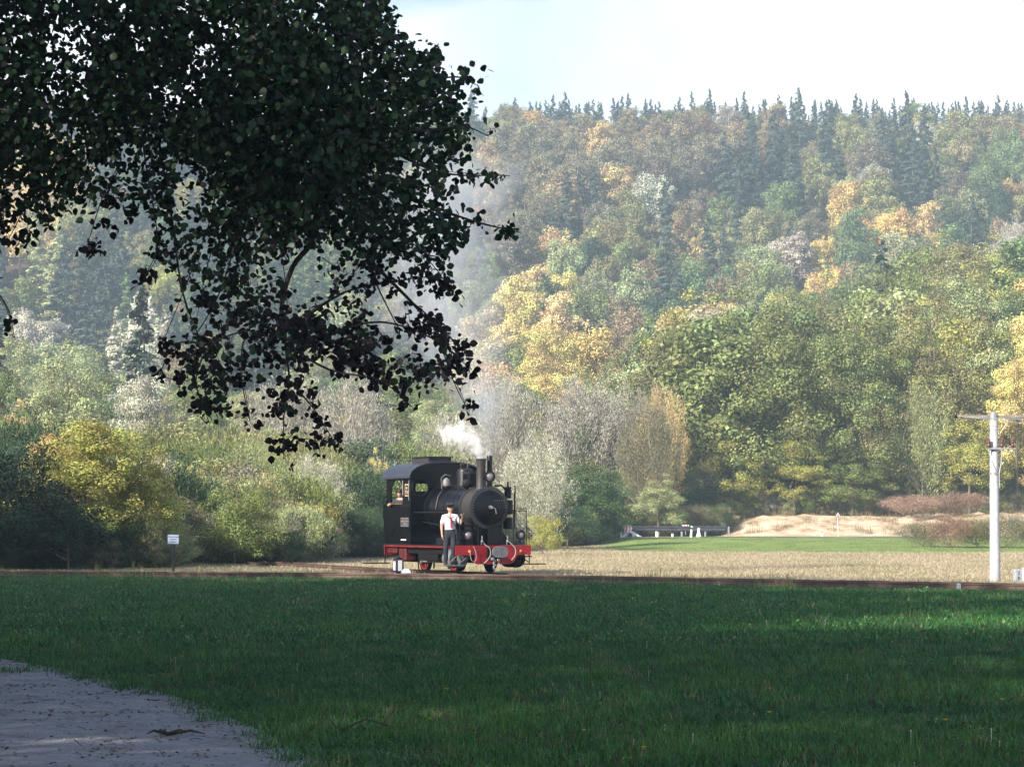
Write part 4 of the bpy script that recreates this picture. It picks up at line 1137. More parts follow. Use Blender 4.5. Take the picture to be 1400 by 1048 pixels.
def bez(*p):
    p = [Vector(q) for q in p]; c_ = catmull([tuple(q) for q in p], 5); return [Vector(q) for q in c_]


for pts_, r_ in (([(FX + 0.03, -0.33, 0.98), (FX + 0.05, -0.28, 0.88), (FX + 0.10, -0.16, 0.78), (FX + 0.10, -0.14, 0.60), (FX + 0.06, -0.22, 0.46), (FX + 0.03, -0.30, 0.38)], 0.015),
                 ([(FX + 0.03, 0.42, 0.98), (FX + 0.06, 0.50, 0.90), (FX + 0.10, 0.60, 0.78), (FX + 0.10, 0.60, 0.60), (FX + 0.06, 0.50, 0.45)], 0.015),
                 ([(FX + 0.03, -0.62, 0.84), (FX + 0.05, -0.56, 0.70), (FX + 0.05, -0.54, 0.52), (FX + 0.05, -0.60, 0.42), (FX + 0.05, -0.68, 0.47), (FX + 0.03, -0.71, 0.60), (FX + 0.02, -0.69, 0.70)], 0.010)):
    MB().tube(bez(*pts_), r_, 8).build('brake_hose', M['hose'], LOCO)
cockm = MB()
for y in (-0.36, 0.40): cockm.tube([(FX - 0.02, y, 0.88), (FX + 0.04, y, 1.02), (FX + 0.03, y, 1.12)], 0.016, 6); cockm.ball((FX + 0.03, y, 0.97), 0.04, 8)
cockm.build('hose_cock', M['steel'], LOCO)
amber = plain('amber_reflector', (0.9, 0.35, 0.12), 0.3, var=0.1)
for y in (-0.72, 0.80): MB().ball((FX + 0.015, y, 0.70), 0.04, 10, (0.5, 1, 1)).build('reflector', amber, LOCO)
# footsteps
st_ = MB(); st_.bbox(FX - 0.35, FX - 0.05, 0.82, 1.62, 0.335, 0.362, 0.006)
for y in (0.86, 1.12): st_.tube([(FX - 0.1, y, 0.86 if y > 1 else 0.6), (FX - 0.1, y, 0.35)], 0.016, 6)
st_.tube([(FX - 0.1, 0.80, 0.60), (FX - 0.1, 1.10, 0.40)], 0.014, 6); st_.bbox(FX - 0.3, FX - 0.05, 0.72, 1.18, 0.54, 0.57, 0.006); st_.build('footstep', UN, LOCO)
st_ = MB(); st_.bbox(-2.75, -2.45, -1.75, -1.0, 0.30, 0.33, 0.006); st_.tube([(-2.6, -1.08, 0.8), (-2.6, -1.10, 0.33)], 0.02, 6); st_.build('footstep', UN, LOCO)
st_ = MB(); st_.bbox(1.95, 2.48, -1.42, -0.84, 0.305, 0.33, 0.006); st_.bbox(1.95, 2.46, -1.00, -0.96, 0.33, 0.60, 0.005)
st_.tube([(2.45, -1.05, 0.60), (2.45, -1.36, 0.33)], 0.014, 6); st_.tube([(2.45, -0.70, 0.60), (2.45, -1.05, 0.33)], 0.014, 6); st_.build('footstep', M['grime'], LOCO)
# cab
cab = empty('cab'); cab.parent = LOCO


def roof_z(y): return 2.74 + 0.42 * (max(0.0, 1 - abs(y / 1.16) ** 2.7)) ** 0.55


CX0, CX1, CW = -2.60, -0.80, 1.06


def wall_cols(mb, a0, a1, top, holes, box):
    """wall of narrow columns: holes = [(c0, c1, lo(a), hi(a))]; box(a, b, z0, z1) adds one piece"""
    n_ = 44
    es = sorted(set([a0, a1] + [h[0] for h in holes] + [h[1] for h in holes] + list(np.linspace(a0, a1, n_))))
    for a, b_ in zip(es[:-1], es[1:]):
        if b_ - a < 1e-5: continue
        m_ = (a + b_) / 2; zs_ = [(0.865, top(m_))]
        for h0, h1, lo, hi in holes:
            if h0 < m_ < h1: zs_ = [(0.865, lo(m_)), (hi(m_), top(m_))]
        for z0, z1 in zs_:
            if z1 > z0: box(a, b_, z0, z1)


def arch(c_, w_, lo, hi):
    r_ = w_ / 2
    return (c_ - r_, c_ + r_, lambda a: lo, lambda a: hi - r_ * 0.8 + 0.8 * math.sqrt(max(0, r_ * r_ - (a - c_) ** 2)))


def circ(c_, z, r_): return (c_ - r_, c_ + r_, lambda a: z - math.sqrt(max(0, r_ * r_ - (a - c_) ** 2)), lambda a: z + math.sqrt(max(0, r_ * r_ - (a - c_) ** 2)))


for s_ in (-1, 1):
    mb = MB(); y0, y1 = sorted((s_ * CW, s_ * (CW - 0.03)))
    wall_cols(mb, CX0, CX1, lambda a: 2.74, [arch(-1.82, 0.86, 2.02, 2.70)], lambda a, b_, z0, z1: mb.box(a, b_, y0, y1, z0, z1))
    mb.build('side_panel', B, cab)
    tr = MB(); tr.bbox(-2.26, -1.36, *sorted((s_ * (CW + 0.004), s_ * (CW + 0.05))), 1.99, 2.015, 0.004); tr.build('window_ledge', M['brass'], cab)
mb = MB(); wall_cols(mb, -CW + 0.031, CW - 0.031, roof_z, [circ(-0.77, 2.47, 0.24), circ(0.77, 2.47, 0.24)], lambda a, b_, z0, z1: mb.box(CX1 - 0.03, CX1, a, b_, z0, z1)); mb.build('front_panel', B, cab)
mb = MB(); wall_cols(mb, -CW + 0.031, CW - 0.031, roof_z, [arch(-0.74, 0.50, 2.05, 2.70), (-0.16, 0.22, lambda a: 2.38, lambda a: 2.60), arch(0.76, 0.5, 2.05, 2.70)], lambda a, b_, z0, z1: mb.box(CX0, CX0 + 0.03, a, b_, z0, z1)); mb.build('rear_panel', B, cab)
for y in (-0.77, 0.77): MB().ring((CX1 + 0.008, y, 2.47), (1, 0, 0), 0.25, 0.018, 32, 8).build('porthole_ring', BW, cab)
rf_ = MB(); ysr = np.linspace(-1.16, 1.16, 41); vt = []; ft = []
for i, y in enumerate(ysr):
    z = roof_z(y)
    for x in (CX0 - 0.14, CX1 + 0.16): vt += [(x, y, z), (x, y, z + 0.035)]
for i in range(40):
    a = i * 4; c_ = a + 4
    ft += [(a, a + 2, c_ + 2, c_), (a + 1, c_ + 1, c_ + 3, a + 3), (a, c_, c_ + 1, a + 1), (a + 2, a + 3, c_ + 3, c_ + 2)]
ft += [(0, 1, 3, 2), (160, 162, 163, 161)]
rf_.add(vt, ft)
rf_.bbox(CX0 - 0.15, CX1 + 0.17, -1.19, -1.13, 2.715, 2.745, 0.005); rf_.bbox(CX0 - 0.15, CX1 + 0.17, 1.13, 1.19, 2.715, 2.745, 0.005)
rf_.build('roof', plain('roof_paint', (0.020, 0.022, 0.036), 0.38, var=0.4, scale=4, spec=0.5), cab, 50)
hv = MB(); hv.bbox(-2.25, -1.05, -0.42, 0.30, 3.10, 3.33, 0.01); hv.tube([(-2.35, -0.46, 3.14), (-2.35, -0.46, 3.3)], 0.012, 6)
hv.build('roof_vent', M['soot'], cab)
vr = MB(); vr.bbox(-2.30, -1.0, -0.46, 0.34, 3.332, 3.35, 0.005); vr.build('vent_lid', M['soot'], cab)
# bunker bulging behind the cab
bk = MB(); bk.prism([(-2.92, 1.55), (-2.97, 1.70), (-2.97, 2.0), (-2.603, 2.0), (-2.603, 0.865), (-2.78, 0.865)], 'y', -1.02, 1.02); bk.build('coal_bunker', B, LOCO)
MB().tube([(-2.98, -1.04, 1.62), (-3.06, -1.06, 1.66), (-3.06, -1.06, 1.92), (-2.98, -1.04, 1.97)], 0.014, 6).build('grab_handle', BW, LOCO)
cr_ = MB()
for x in (-0.86,): cr_.tube([(x, -1.09, 2.68), (x - 0.0, -1.10, 2.2), (x, -1.09, 2.1)], 0.012, 6)
cr_.tube([(-1.30, -1.10, 2.68), (-1.27, -1.10, 2.25)], 0.014, 6); cr_.build('grab_rail', M['steel'], cab)
lip = MB(); lip.bbox(-2.6, -0.8, -1.068, -1.062, 1.94, 1.965, 0.002); lip.bbox(-2.6, -0.8, -1.068, -1.062, 1.50, 1.51, 0.002); lip.build('panel_seam', BW, cab)
sid = MB()
for x in np.arange(-2.5, -0.8, 0.12):
    for z in (1.90, 0.92): sid.ball((x, -1.062, z), 0.008, 6)
for y, z in ((-0.9, 2.12), (-0.6, 2.1), (-0.95, 1.9), (-0.72, 1.9), (-0.7, 1.6), (-0.9, 1.6)): sid.ball((CX1 + 0.003, y, z), 0.016, 6)
sid.build('rivet', BW, cab)
# plates
pt = MB(); pt.bbox(-1.20, -0.92, -1.072, -1.062, 2.22, 2.56, 0.003); plate = pt.build('number_plate', M['cream'], cab)
MB().bbox(-1.175, -0.945, -1.075, -1.071, 2.245, 2.535, 0.001).build('plate_field', M['ink'], plate)


def text(body, size, mat, parent, loc, rot, name='lettering', ext=0.002, align='CENTER'):
    cu = bpy.data.curves.new(name, 'FONT'); cu.body = body; cu.size = size; cu.extrude = ext; cu.align_x = align; cu.align_y = 'CENTER'
    cu.space_line = 0.85
    cu.materials.append(mat); t_ = bpy.data.objects.new(name, cu); COL.objects.link(t_)
    me = bpy.data.meshes.new_from_object(t_.evaluated_get(bpy.context.evaluated_depsgraph_get())); bpy.data.objects.remove(t_); me.name = name
    o = link(name, me)
    o.parent = parent; o.location = loc; o.rotation_euler = rot; return o


text('99\n7203', 0.125, M['cream'], plate, (-1.06, -1.078, 2.38), (math.pi / 2, 0, 0))
pt = MB(); pt.bbox(-1.52, -0.92, -1.070, -1.062, 1.36, 1.62, 0.003); pl2 = pt.build('builder_plate', plain('grey_stencil', (0.07, 0.065, 0.07), 0.5, var=0.5, scale=25), cab)
fr = MB(); fr.box(-1.50, -0.94, -1.073, -1.070, 1.59, 1.61); fr.box(-1.50, -0.94, -1.073, -1.070, 1.50, 1.53); fr.box(-1.50, -0.94, -1.073, -1.070, 1.37, 1.385); fr.box(-1.3, -1.05, -1.073, -1.070, 1.42, 1.46)
fr.build('plate_marks', M['grime'], pl2)
MB().bbox(-1.50, -1.12, -1.068, -1.062, 0.975, 1.005, 0.001).build('stencil_stripe', M['white'], cab)
inn = MB(); inn.bbox(-1.3, -0.84, -0.6, 0.6, 0.9, 2.2, 0.05); inn.build('firebox_backhead', UN, cab)

# ------------------------------------------------------------------ people
def skin_mesh(name, nodes, edges, root, mat, sub=2):
    """continuous surface grown round a skeleton"""
    keys = list(nodes); me = bpy.data.meshes.new(name)
    me.from_pydata([nodes[k][0] for k in keys], [(keys.index(a), keys.index(b)) for a, b in edges], [])
    o = bpy.data.objects.new(name, me); COL.objects.link(o)
    mod = o.modifiers.new('s', 'SKIN'); mod.use_smooth_shade = True
    for i, k in enumerate(keys):
        r_ = nodes[k][1]; sv = me.skin_vertices[0].data[i]
        sv.radius = r_ if hasattr(r_, '__len__') else (r_, r_); sv.use_root = (k == root)
    m2 = o.modifiers.new('d', 'SUBSURF'); m2.levels = sub; m2.render_levels = sub
    dg = bpy.context.evaluated_depsgraph_get()
    out = bpy.data.meshes.new_from_object(o.evaluated_get(dg)); out.name = name
    bpy.data.objects.remove(o); out.materials.clear(); out.materials.append(mat)
    out.polygons.foreach_set('use_smooth', [True] * len(out.polygons)); return out


def join_meshes(name, meshes, mat):
    v = []; f = []
    for m_ in meshes:
        b_ = len(v); v += [tuple(q.co) for q in m_.vertices]; f += [tuple(i + b_ for i in p.vertices) for p in m_.polygons]
    me = bpy.data.meshes.new(name); me.from_pydata(v, [], f); me.materials.append(mat)
    me.polygons.foreach_set('use_smooth', [True] * len(me.polygons)); return me


def hand_chains(nodes, edges, wrist, d, up, side, prefix, curl=0.5, thumb=1):
    """palm and five fingers beyond a wrist: d = along the hand, side = across the palm, up = back of the hand"""
    w_ = Vector(nodes[wrist][0]); d = Vector(d).normalized(); side = Vector(side).normalized(); up = Vector(up).normalized()
    nodes[prefix + 'p'] = (tuple(w_ + d * 0.05), (0.030, 0.018)); edges.append((wrist, prefix + 'p'))
    for k, (o_, L_) in enumerate(((-0.028, 0.068), (-0.009, 0.078), (0.010, 0.073), (0.028, 0.056))):
        p0 = w_ + d * 0.085 + side * o_; p1 = p0 + (d * math.cos(curl) - up * math.sin(curl)) * L_ * 0.5; p2 = p1 + (d * math.cos(curl * 2.2) - up * math.sin(curl * 2.2)) * L_ * 0.5
        for j, q in enumerate((p0, p1, p2)): nodes[f'{prefix}f{k}{j}'] = (tuple(q), (0.0095, 0.0085, 0.007)[j])
        edges += [(prefix + 'p', f'{prefix}f{k}0'), (f'{prefix}f{k}0', f'{prefix}f{k}1'), (f'{prefix}f{k}1', f'{prefix}f{k}2')]
    t0 = w_ + d * 0.03 - side * 0.03 * thumb; t1 = t0 + (d * 0.6 - side * 0.7 * thumb - up * 0.4).normalized() * 0.04; t2 = t1 + (d * 0.9 - up * 0.5).normalized() * 0.03
    nodes[prefix + 't1'] = (tuple(t1), 0.010); nodes[prefix + 't2'] = (tuple(t2), 0.008)
    edges += [(prefix + 'p', prefix + 't1'), (prefix + 't1', prefix + 't2')]


def head_mesh(c, s_=1.0, yaw=0.0):
    """face with brow, nose, mouth, chin and ears; looks along -y turned by yaw"""
    c = Vector(c); mb = MB(); seg, rings = 28, 20; v = []; f = []
    for i in range(rings + 1):
        t = math.pi * i / rings; z = math.cos(t)
        for k in range(seg):
            a = 2 * math.pi * k / seg; x = math.sin(t) * math.sin(a) * 0.074; y = -math.sin(t) * math.cos(a) * 0.094
            if z < -0.1: x *= 1 + 0.32 * (z + 0.1); y = y * (1 + 0.22 * (z + 0.1)) - 0.010 * (-z)
            front = max(0, math.cos(a)) ** 6
            y -= 0.022 * front * math.exp(-((z + 0.12) / 0.16) ** 2) * math.exp(-(math.sin(a) / 0.22) ** 2)     # nose
            y += 0.010 * math.exp(-((z - 0.12) / 0.10) ** 2) * math.exp(-((abs(math.sin(a)) - 0.36) / 0.16) ** 2) * (math.cos(a) > 0)   # eye sockets
            y -= 0.006 * front * math.exp(-((z + 0.48) / 0.07) ** 2); y -= 0.010 * front * math.exp(-((z + 0.85) / 0.12) ** 2)
            v.append((x, y, z * 0.118))
    for i in range(rings):
        for k in range(seg):
            a, b_ = i * seg + k, i * seg + (k + 1) % seg; f.append((a, a + seg, b_ + seg, b_))
    mb.add(v, f)
    for e in (-1, 1): mb.ball((e * 0.076, 0.008, -0.005), 0.030, 10, (0.35, 0.7, 1.1))
    Rm = Matrix.Rotation(yaw, 3, 'Z'); mb.v = [tuple(c + Rm @ (Vector(q) * s_)) for q in mb.v]
    return mb


def conductor():
    root = empty('person', (LOCO.matrix_world @ Vector((0, 0, 0))).to_tuple())
    w_ = Matrix.Rotation(math.atan2(heading.y, heading.x), 4, 'Z') @ Vector((2.20, -1.16, 0)) + Vector(LOCO.location)
    root.location = (w_.x, w_.y, 0.352); root.rotation_euler = (0, 0, 0.12)
    tag(root, 'standing uniformed person in white shirt, red tie and dark cap on the front step', 'person')
    N_ = {'pel': ((0, 0, 0.87), (0.135, 0.10)), 'sp': ((0, 0, 1.02), (0.13, 0.095)), 'ch': ((0, 0.0, 1.20), (0.150, 0.105)), 'nb': ((0, 0.0, 1.335), (0.09, 0.075)), 'nk': ((0, -0.005, 1.40), (0.052, 0.052)), 'hb': ((0, -0.012, 1.46), (0.05, 0.055)),
          'sL': ((-0.165, 0, 1.305), 0.062), 'eL': ((-0.235, 0.01, 1.06), 0.043), 'wL': ((-0.225, -0.05, 0.83), 0.027),
          'sR': ((0.165, 0, 1.305), 0.062), 'eR': ((0.285, -0.03, 1.10), 0.042), 'wR': ((0.325, -0.10, 1.30), 0.027),
          'hL': ((-0.085, 0, 0.80), 0.088), 'kL': ((-0.12, -0.03, 0.45), 0.056), 'aL': ((-0.115, 0.02, 0.085), 0.036), 'tL': ((-0.125, -0.12, 0.035), 0.034),
          'hR': ((0.085, 0, 0.80), 0.088), 'kR': ((0.085, -0.07, 0.47), 0.056), 'aR': ((0.10, -0.02, 0.13), 0.036), 'tR': ((0.12, -0.15, 0.085), 0.034)}
    E_ = [('pel', 'sp'), ('sp', 'ch'), ('ch', 'nb'), ('nb', 'nk'), ('nk', 'hb'), ('nb', 'sL'), ('sL', 'eL'), ('eL', 'wL'), ('nb', 'sR'), ('sR', 'eR'), ('eR', 'wR'),
          ('pel', 'hL'), ('hL', 'kL'), ('kL', 'aL'), ('aL', 'tL'), ('pel', 'hR'), ('hR', 'kR'), ('kR', 'aR'), ('aR', 'tR')]
    hand_chains(N_, E_, 'wL', (0.05, -0.1, -1), (-1, 0, 0), (0, 1, 0), 'l', 0.35, 1)
    hand_chains(N_, E_, 'wR', (0.1, -0.2, 1), (0, -1, 0.1), (1, 0, 0), 'r', 1.1, 1)
    body = skin_mesh('body', N_, E_, 'pel', M['skin']); hm = head_mesh((0.0, -0.02, 1.525), 1.0, 0.25).mesh('h', M['skin'])
    link('body', join_meshes('body', [body, hm], M['skin']), root)
    sh = {k: (N_[k][0], tuple(np.array(N_[k][1] if hasattr(N_[k][1], '__len__') else (N_[k][1],) * 2) * 1.10 + 0.012)) for k in ('pel', 'sp', 'ch', 'nb')}
    sh['pel'] = ((0, 0, 0.84), (0.165, 0.128)); sh['sp'] = ((0, 0, 1.0), (0.150, 0.115)); sh['nb'] = ((0, 0, 1.33), (0.105, 0.085))
    sh['col'] = ((0, -0.003, 1.385), (0.066, 0.062))
    for q in 'LR':
        s0, e0 = Vector(N_['s' + q][0]), Vector(N_['e' + q][0])
        sh['s' + q] = (tuple(s0), 0.078); sh['m' + q] = (tuple(s0.lerp(e0, 0.5)), 0.070); sh['e' + q] = (tuple(s0.lerp(e0, 0.86)), 0.068)
    link('shirt', skin_mesh('shirt', sh, [('pel', 'sp'), ('sp', 'ch'), ('ch', 'nb'), ('nb', 'col'), ('nb', 'sL'), ('sL', 'mL'), ('mL', 'eL'), ('nb', 'sR'), ('sR', 'mR'), ('mR', 'eR')], 'pel', M['shirt']), root)
    tr = {'wst': ((0, 0, 0.99), (0.150, 0.118)), 'pel': ((0, 0, 0.89), (0.176, 0.138))}
    te = [('wst', 'pel')]
    for q in 'LR':
        for k_, r_ in (('h', 0.104), ('k', 0.078)): tr[k_ + q] = (N_[k_ + q][0], r_)
        a_ = Vector(N_['a' + q][0]); k0 = Vector(N_['k' + q][0]); tr['m' + q] = (tuple(k0.lerp(a_, 0.5) + Vector((0, 0.012, 0))), 0.070); tr['a' + q] = (tuple(a_), 0.064)
        te += [('pel', 'h' + q), ('h' + q, 'k' + q), ('k' + q, 'm' + q), ('m' + q, 'a' + q)]
    link('trousers', skin_mesh('trousers', tr, te, 'pel', M['navy']), root)
    for q in 'LR':
        a_ = Vector(N_['a' + q][0]); t_ = Vector(N_['t' + q][0])
        link('shoe', skin_mesh('shoe', {'b': (tuple(a_ + Vector((0, 0.075, -0.03))), (0.05, 0.05)), 'a': (tuple(a_ + Vector((0, 0.0, -0.025))), (0.066, 0.07)), 'm': (tuple(a_.lerp(t_, 0.5) + Vector((0, 0, -0.012))), (0.062, 0.055)), 't': (tuple(t_ + Vector((0, -0.01, 0))), (0.062, 0.046)), 'e': (tuple(t_ + Vector((0, -0.07, -0.002))), (0.045, 0.035))}, [('b', 'a'), ('a', 'm'), ('m', 't'), ('t', 'e')], 'a', M['leather']), root)
    tie = MB(); tie.prism([(-0.018, 1.375), (0.018, 1.375), (0.02, 1.35), (0.042, 1.02), (0.02, 0.98), (-0.008, 1.02), (-0.014, 1.35)], 'y', -0.146, -0.136); tie.build('tie', M['tie'], root)
    st2 = MB(); st2.tube([(-0.10, -0.10, 1.36), (0.02, -0.155, 1.22), (0.14, -0.13, 1.04), (0.17, -0.05, 0.94)], 0.012, 6); st2.build('shoulder_strap', M['leather'], root)
    bg_ = MB(); bg_.bbox(0.13, 0.19, -0.10, 0.06, 0.82, 0.96, 0.01); bg_.build('shoulder_bag', M['leather'], root)
    bl = MB(); bl.lathe((0, 0, 0.925), (0, 0, 1), [(0, 0.150), (0.035, 0.150)], 24); bl.v = [(x, y * 0.78, z) for x, y, z in bl.v]; bl.build('belt', M['leather'], root)
    pk = MB(); pk.bbox(0.05, 0.12, -0.128, -0.116, 1.20, 1.27, 0.004); pk.build('breast_pocket', M['shirt'], root)
    cp_ = MB(); cp_.lathe((0, 0.0, 1.565), (0, -0.12, 1), [(0, 0.090), (0.040, 0.094), (0.060, 0.125), (0.085, 0.130), (0.110, 0.095), (0.116, 0.0)], 28)
    cp_.v = [(x * 0.95, y * 1.08, z) for x, y, z in cp_.v]; cap = cp_.build('cap', M['leather'], root)
    pk = MB(); pv = []
    for k in range(11):
        a = -1.15 + 2.3 * k / 10; pv.append((math.sin(a) * 0.088, -math.cos(a) * 0.095 - 0.01, 1.578)); 
    for k in range(10, -1, -1):
        a = -1.15 + 2.3 * k / 10; pv.append((math.sin(a) * 0.080, -math.cos(a) * 0.150 - 0.01, 1.562))
    nv = len(pv); pk.add(pv + [(x, y, z - 0.006) for x, y, z in pv], [tuple(range(nv)), tuple(range(2 * nv - 1, nv - 1, -1))] + [(i, (i + 1) % nv, nv + (i + 1) % nv, nv + i) for i in range(nv)])
    pk.build('peak', M['leather'], cap); MB().ball((0.0, -0.112, 1.61), 0.014, 8).build('badge', M['brass'], cap)
    return root


con = conductor()


def driver():
    root = empty('person'); w_ = LOCO.rotation_euler.to_matrix() @ Vector((-2.12, -0.80, 0)) + Vector(LOCO.location)
    root.location = (w_.x, w_.y, 0.90); root.rotation_euler = (0, 0, -0.5)
    tag(root, 'person in dark work clothes and cap looking out of the cab window', 'person')
    N_ = {'pel': ((0, 0.05, 0.80), (0.14, 0.10)), 'sp': ((0, 0.03, 0.95), (0.14, 0.10)), 'ch': ((0, 0, 1.12), (0.16, 0.11)), 'nb': ((0, -0.02, 1.24), (0.09, 0.075)), 'nk': ((0, -0.04, 1.30), 0.052), 'hb': ((0, -0.05, 1.36), 0.052),
          'sL': ((-0.17, -0.02, 1.21), 0.062), 'eL': ((-0.24, -0.16, 1.05), 0.045), 'wL': ((-0.16, -0.36, 1.13), 0.03),
          'sR': ((0.17, -0.02, 1.21), 0.062), 'eR': ((0.22, 0.02, 0.97), 0.045), 'wR': ((0.18, -0.10, 0.78), 0.03),
          'hL': ((-0.09, 0.05, 0.74), 0.09), 'kL': ((-0.10, 0, 0.42), 0.06), 'aL': ((-0.10, 0.05, 0.06), 0.04), 'tL': ((-0.11, -0.1, 0.03), 0.035),
          'hR': ((0.09, 0.05, 0.74), 0.09), 'kR': ((0.10, 0, 0.42), 0.06), 'aR': ((0.10, 0.05, 0.06), 0.04), 'tR': ((0.11, -0.1, 0.03), 0.035)}
    E_ = [('pel', 'sp'), ('sp', 'ch'), ('ch', 'nb'), ('nb', 'nk'), ('nk', 'hb'), ('nb', 'sL'), ('sL', 'eL'), ('eL', 'wL'), ('nb', 'sR'), ('sR', 'eR'), ('eR', 'wR'),
          ('pel', 'hL'), ('hL', 'kL'), ('kL', 'aL'), ('aL', 'tL'), ('pel', 'hR'), ('hR', 'kR'), ('kR', 'aR'), ('aR', 'tR')]
    hand_chains(N_, E_, 'wL', (0.2, -1, -0.1), (0, 0, 1), (1, 0, 0), 'l', 0.5, -1); hand_chains(N_, E_, 'wR', (0, -0.3, -1), (1, 0, 0), (0, 1, 0), 'r', 0.4)
    body = skin_mesh('body', N_, E_, 'pel', M['skin']); hm = head_mesh((0, -0.06, 1.42), 1.0, -0.1).mesh('h', M['skin'])
    link('body', join_meshes('body', [body, hm], M['skin']), root)
    ov = {k: (v_[0], tuple(np.array(v_[1] if hasattr(v_[1], '__len__') else (v_[1],) * 2) * 1.12 + 0.012)) for k, v_ in N_.items() if k in ('pel', 'sp', 'ch', 'nb', 'sL', 'eL', 'sR', 'eR', 'hL', 'kL', 'hR', 'kR', 'aL', 'aR')}
    for q in 'LR': ov['w' + q] = (tuple(Vector(N_['e' + q][0]).lerp(Vector(N_['w' + q][0]), 0.9)), 0.042)
    link('overalls', skin_mesh('overalls', ov, [e for e in E_[:17] if e[0] in ov and e[1] in ov] + [('pel', 'hR'), ('hR', 'kR'), ('kR', 'aR')][:3] if False else [('pel', 'sp'), ('sp', 'ch'), ('ch', 'nb'), ('nb', 'sL'), ('sL', 'eL'), ('eL', 'wL'), ('nb', 'sR'), ('sR', 'eR'), ('eR', 'wR'), ('pel', 'hL'), ('hL', 'kL'), ('kL', 'aL'), ('pel', 'hR'), ('hR', 'kR'), ('kR', 'aR')], 'pel', M['overall']), root)
    cp_ = MB(); cp_.lathe((0, -0.045, 1.465), (0, -0.1, 1), [(0, 0.088), (0.04, 0.095), (0.07, 0.085), (0.09, 0.04), (0.092, 0)], 24); cp_.bbox(-0.07, 0.07, -0.20, -0.10, 1.468, 1.476, 0.003); cp_.build('cap', M['leather'], root)
    for q in 'LR':
        a_ = Vector(N_['a' + q][0]); MB().bbox(a_.x - 0.04, a_.x + 0.04, a_.y - 0.2, a_.y + 0.05, 0, 0.08, 0.02).build('shoe', M['leather'], root)


driver()

# ------------------------------------------------------------------ steam and smoke
def plume(name, label, pts, dens, colr, scale, thr0, thr1, aniso=0.3, cat='smoke', seed=0.0, sharp=2.0):
    """volume following a line of balls; its density fades towards the hull and is torn by noise"""
    mb = MB()
    pts_ = catmull([tuple(p) + (r_,) for p, r_ in pts], 5)
    lo = pts_[:, :3].min(0) - pts_[:, 3].max(); hi = pts_[:, :3].max(0) + pts_[:, 3].max()
    mb.tube([Vector(q[:3]) for q in pts_], [q[3] * 1.25 for q in pts_], 14)
    m = bpy.data.materials.new(name); m.use_nodes = True; n, l = m.node_tree.nodes, m.node_tree.links
    n.remove(n['Principled BSDF']); pv = n.new('ShaderNodeVolumePrincipled'); l.new(pv.outputs[0], n['Material Output'].inputs['Volume'])
    pv.inputs['Color'].default_value = (*colr, 1); pv.inputs['Anisotropy'].default_value = aniso
    g = n.new('ShaderNodeNewGeometry')
    # falloff = the strongest of a few soft balls along the line
    last = None
    for i in range(0, len(pts_), 2):
        q = pts_[i]
        d = n.new('ShaderNodeVectorMath'); d.operation = 'DISTANCE'; l.new(g.outputs['Position'], d.inputs[0]); d.inputs[1].default_value = tuple(q[:3])
        r_ = n.new('ShaderNodeMapRange'); r_.inputs['From Min'].default_value = q[3] * 1.15; r_.inputs['From Max'].default_value = 0.0
        l.new(d.outputs['Value'], r_.inputs[0])
        if last is None: last = r_.outputs[0]
        else:
            mx = n.new('ShaderNodeMath'); mx.operation = 'SMOOTH_MAX'; mx.inputs[2].default_value = 0.15; l.new(last, mx.inputs[0]); l.new(r_.outputs[0], mx.inputs[1]); last = mx.outputs[0]
    nz_ = noise(n, l, g.outputs['Position'], scale, 5, (1, 1, 1.0), 0.6)
    nc = n.new('ShaderNodeMapRange'); nc.inputs['From Min'].default_value = 0.34; nc.inputs['From Max'].default_value = 0.68; l.new(nz_, nc.inputs[0])
    a = n.new('ShaderNodeMath'); a.operation = 'MULTIPLY_ADD'; a.inputs[1].default_value = 1.1; l.new(last, a.inputs[0]); l.new(nc.outputs[0], a.inputs[2])
    r2 = n.new('ShaderNodeMapRange'); r2.inputs['From Min'].default_value = thr0; r2.inputs['From Max'].default_value = thr1; l.new(a.outputs[0], r2.inputs[0])
    pw = n.new('ShaderNodeMath'); pw.operation = 'POWER'; pw.inputs[1].default_value = sharp; l.new(r2.outputs[0], pw.inputs[0])
    mu = n.new('ShaderNodeMath'); mu.operation = 'MULTIPLY'; mu.inputs[1].default_value = dens; l.new(pw.outputs[0], mu.inputs[0]); l.new(mu.outputs[0], pv.inputs['Density'])
    o = mb.build(name, m); return tag(o, label, cat)


yl = 72.4
plume('steam_puff', 'white steam puff leaving the locomotive chimney', [(at(660, 634, yl), 0.17), (at(658, 622, yl), 0.27), (at(650, 608, yl + 0.1), 0.36), (at(636, 597, yl + 0.2), 0.44), (at(620, 590, yl + 0.4), 0.42), (at(604, 596, yl + 0.6), 0.34)], 16.0, (1.0, 1.0, 1.0), 4.6, 0.82, 1.7, aniso=0.0)
plume('smoke_trail', 'thin grey smoke drifting up from the chimney behind the branches', [(at(668, 622, yl + 0.6), 0.35), (at(664, 585, yl + 1), 0.75), (at(650, 530, yl + 1.6), 1.1), (at(620, 460, yl + 2.5), 1.45), (at(595, 400, yl + 3.6), 1.7), (at(600, 300, yl + 5), 2.0), (at(640, 220, yl + 6), 1.8)], 0.62, (0.86, 0.90, 0.98), 0.9, 0.55, 1.9, sharp=1.3)

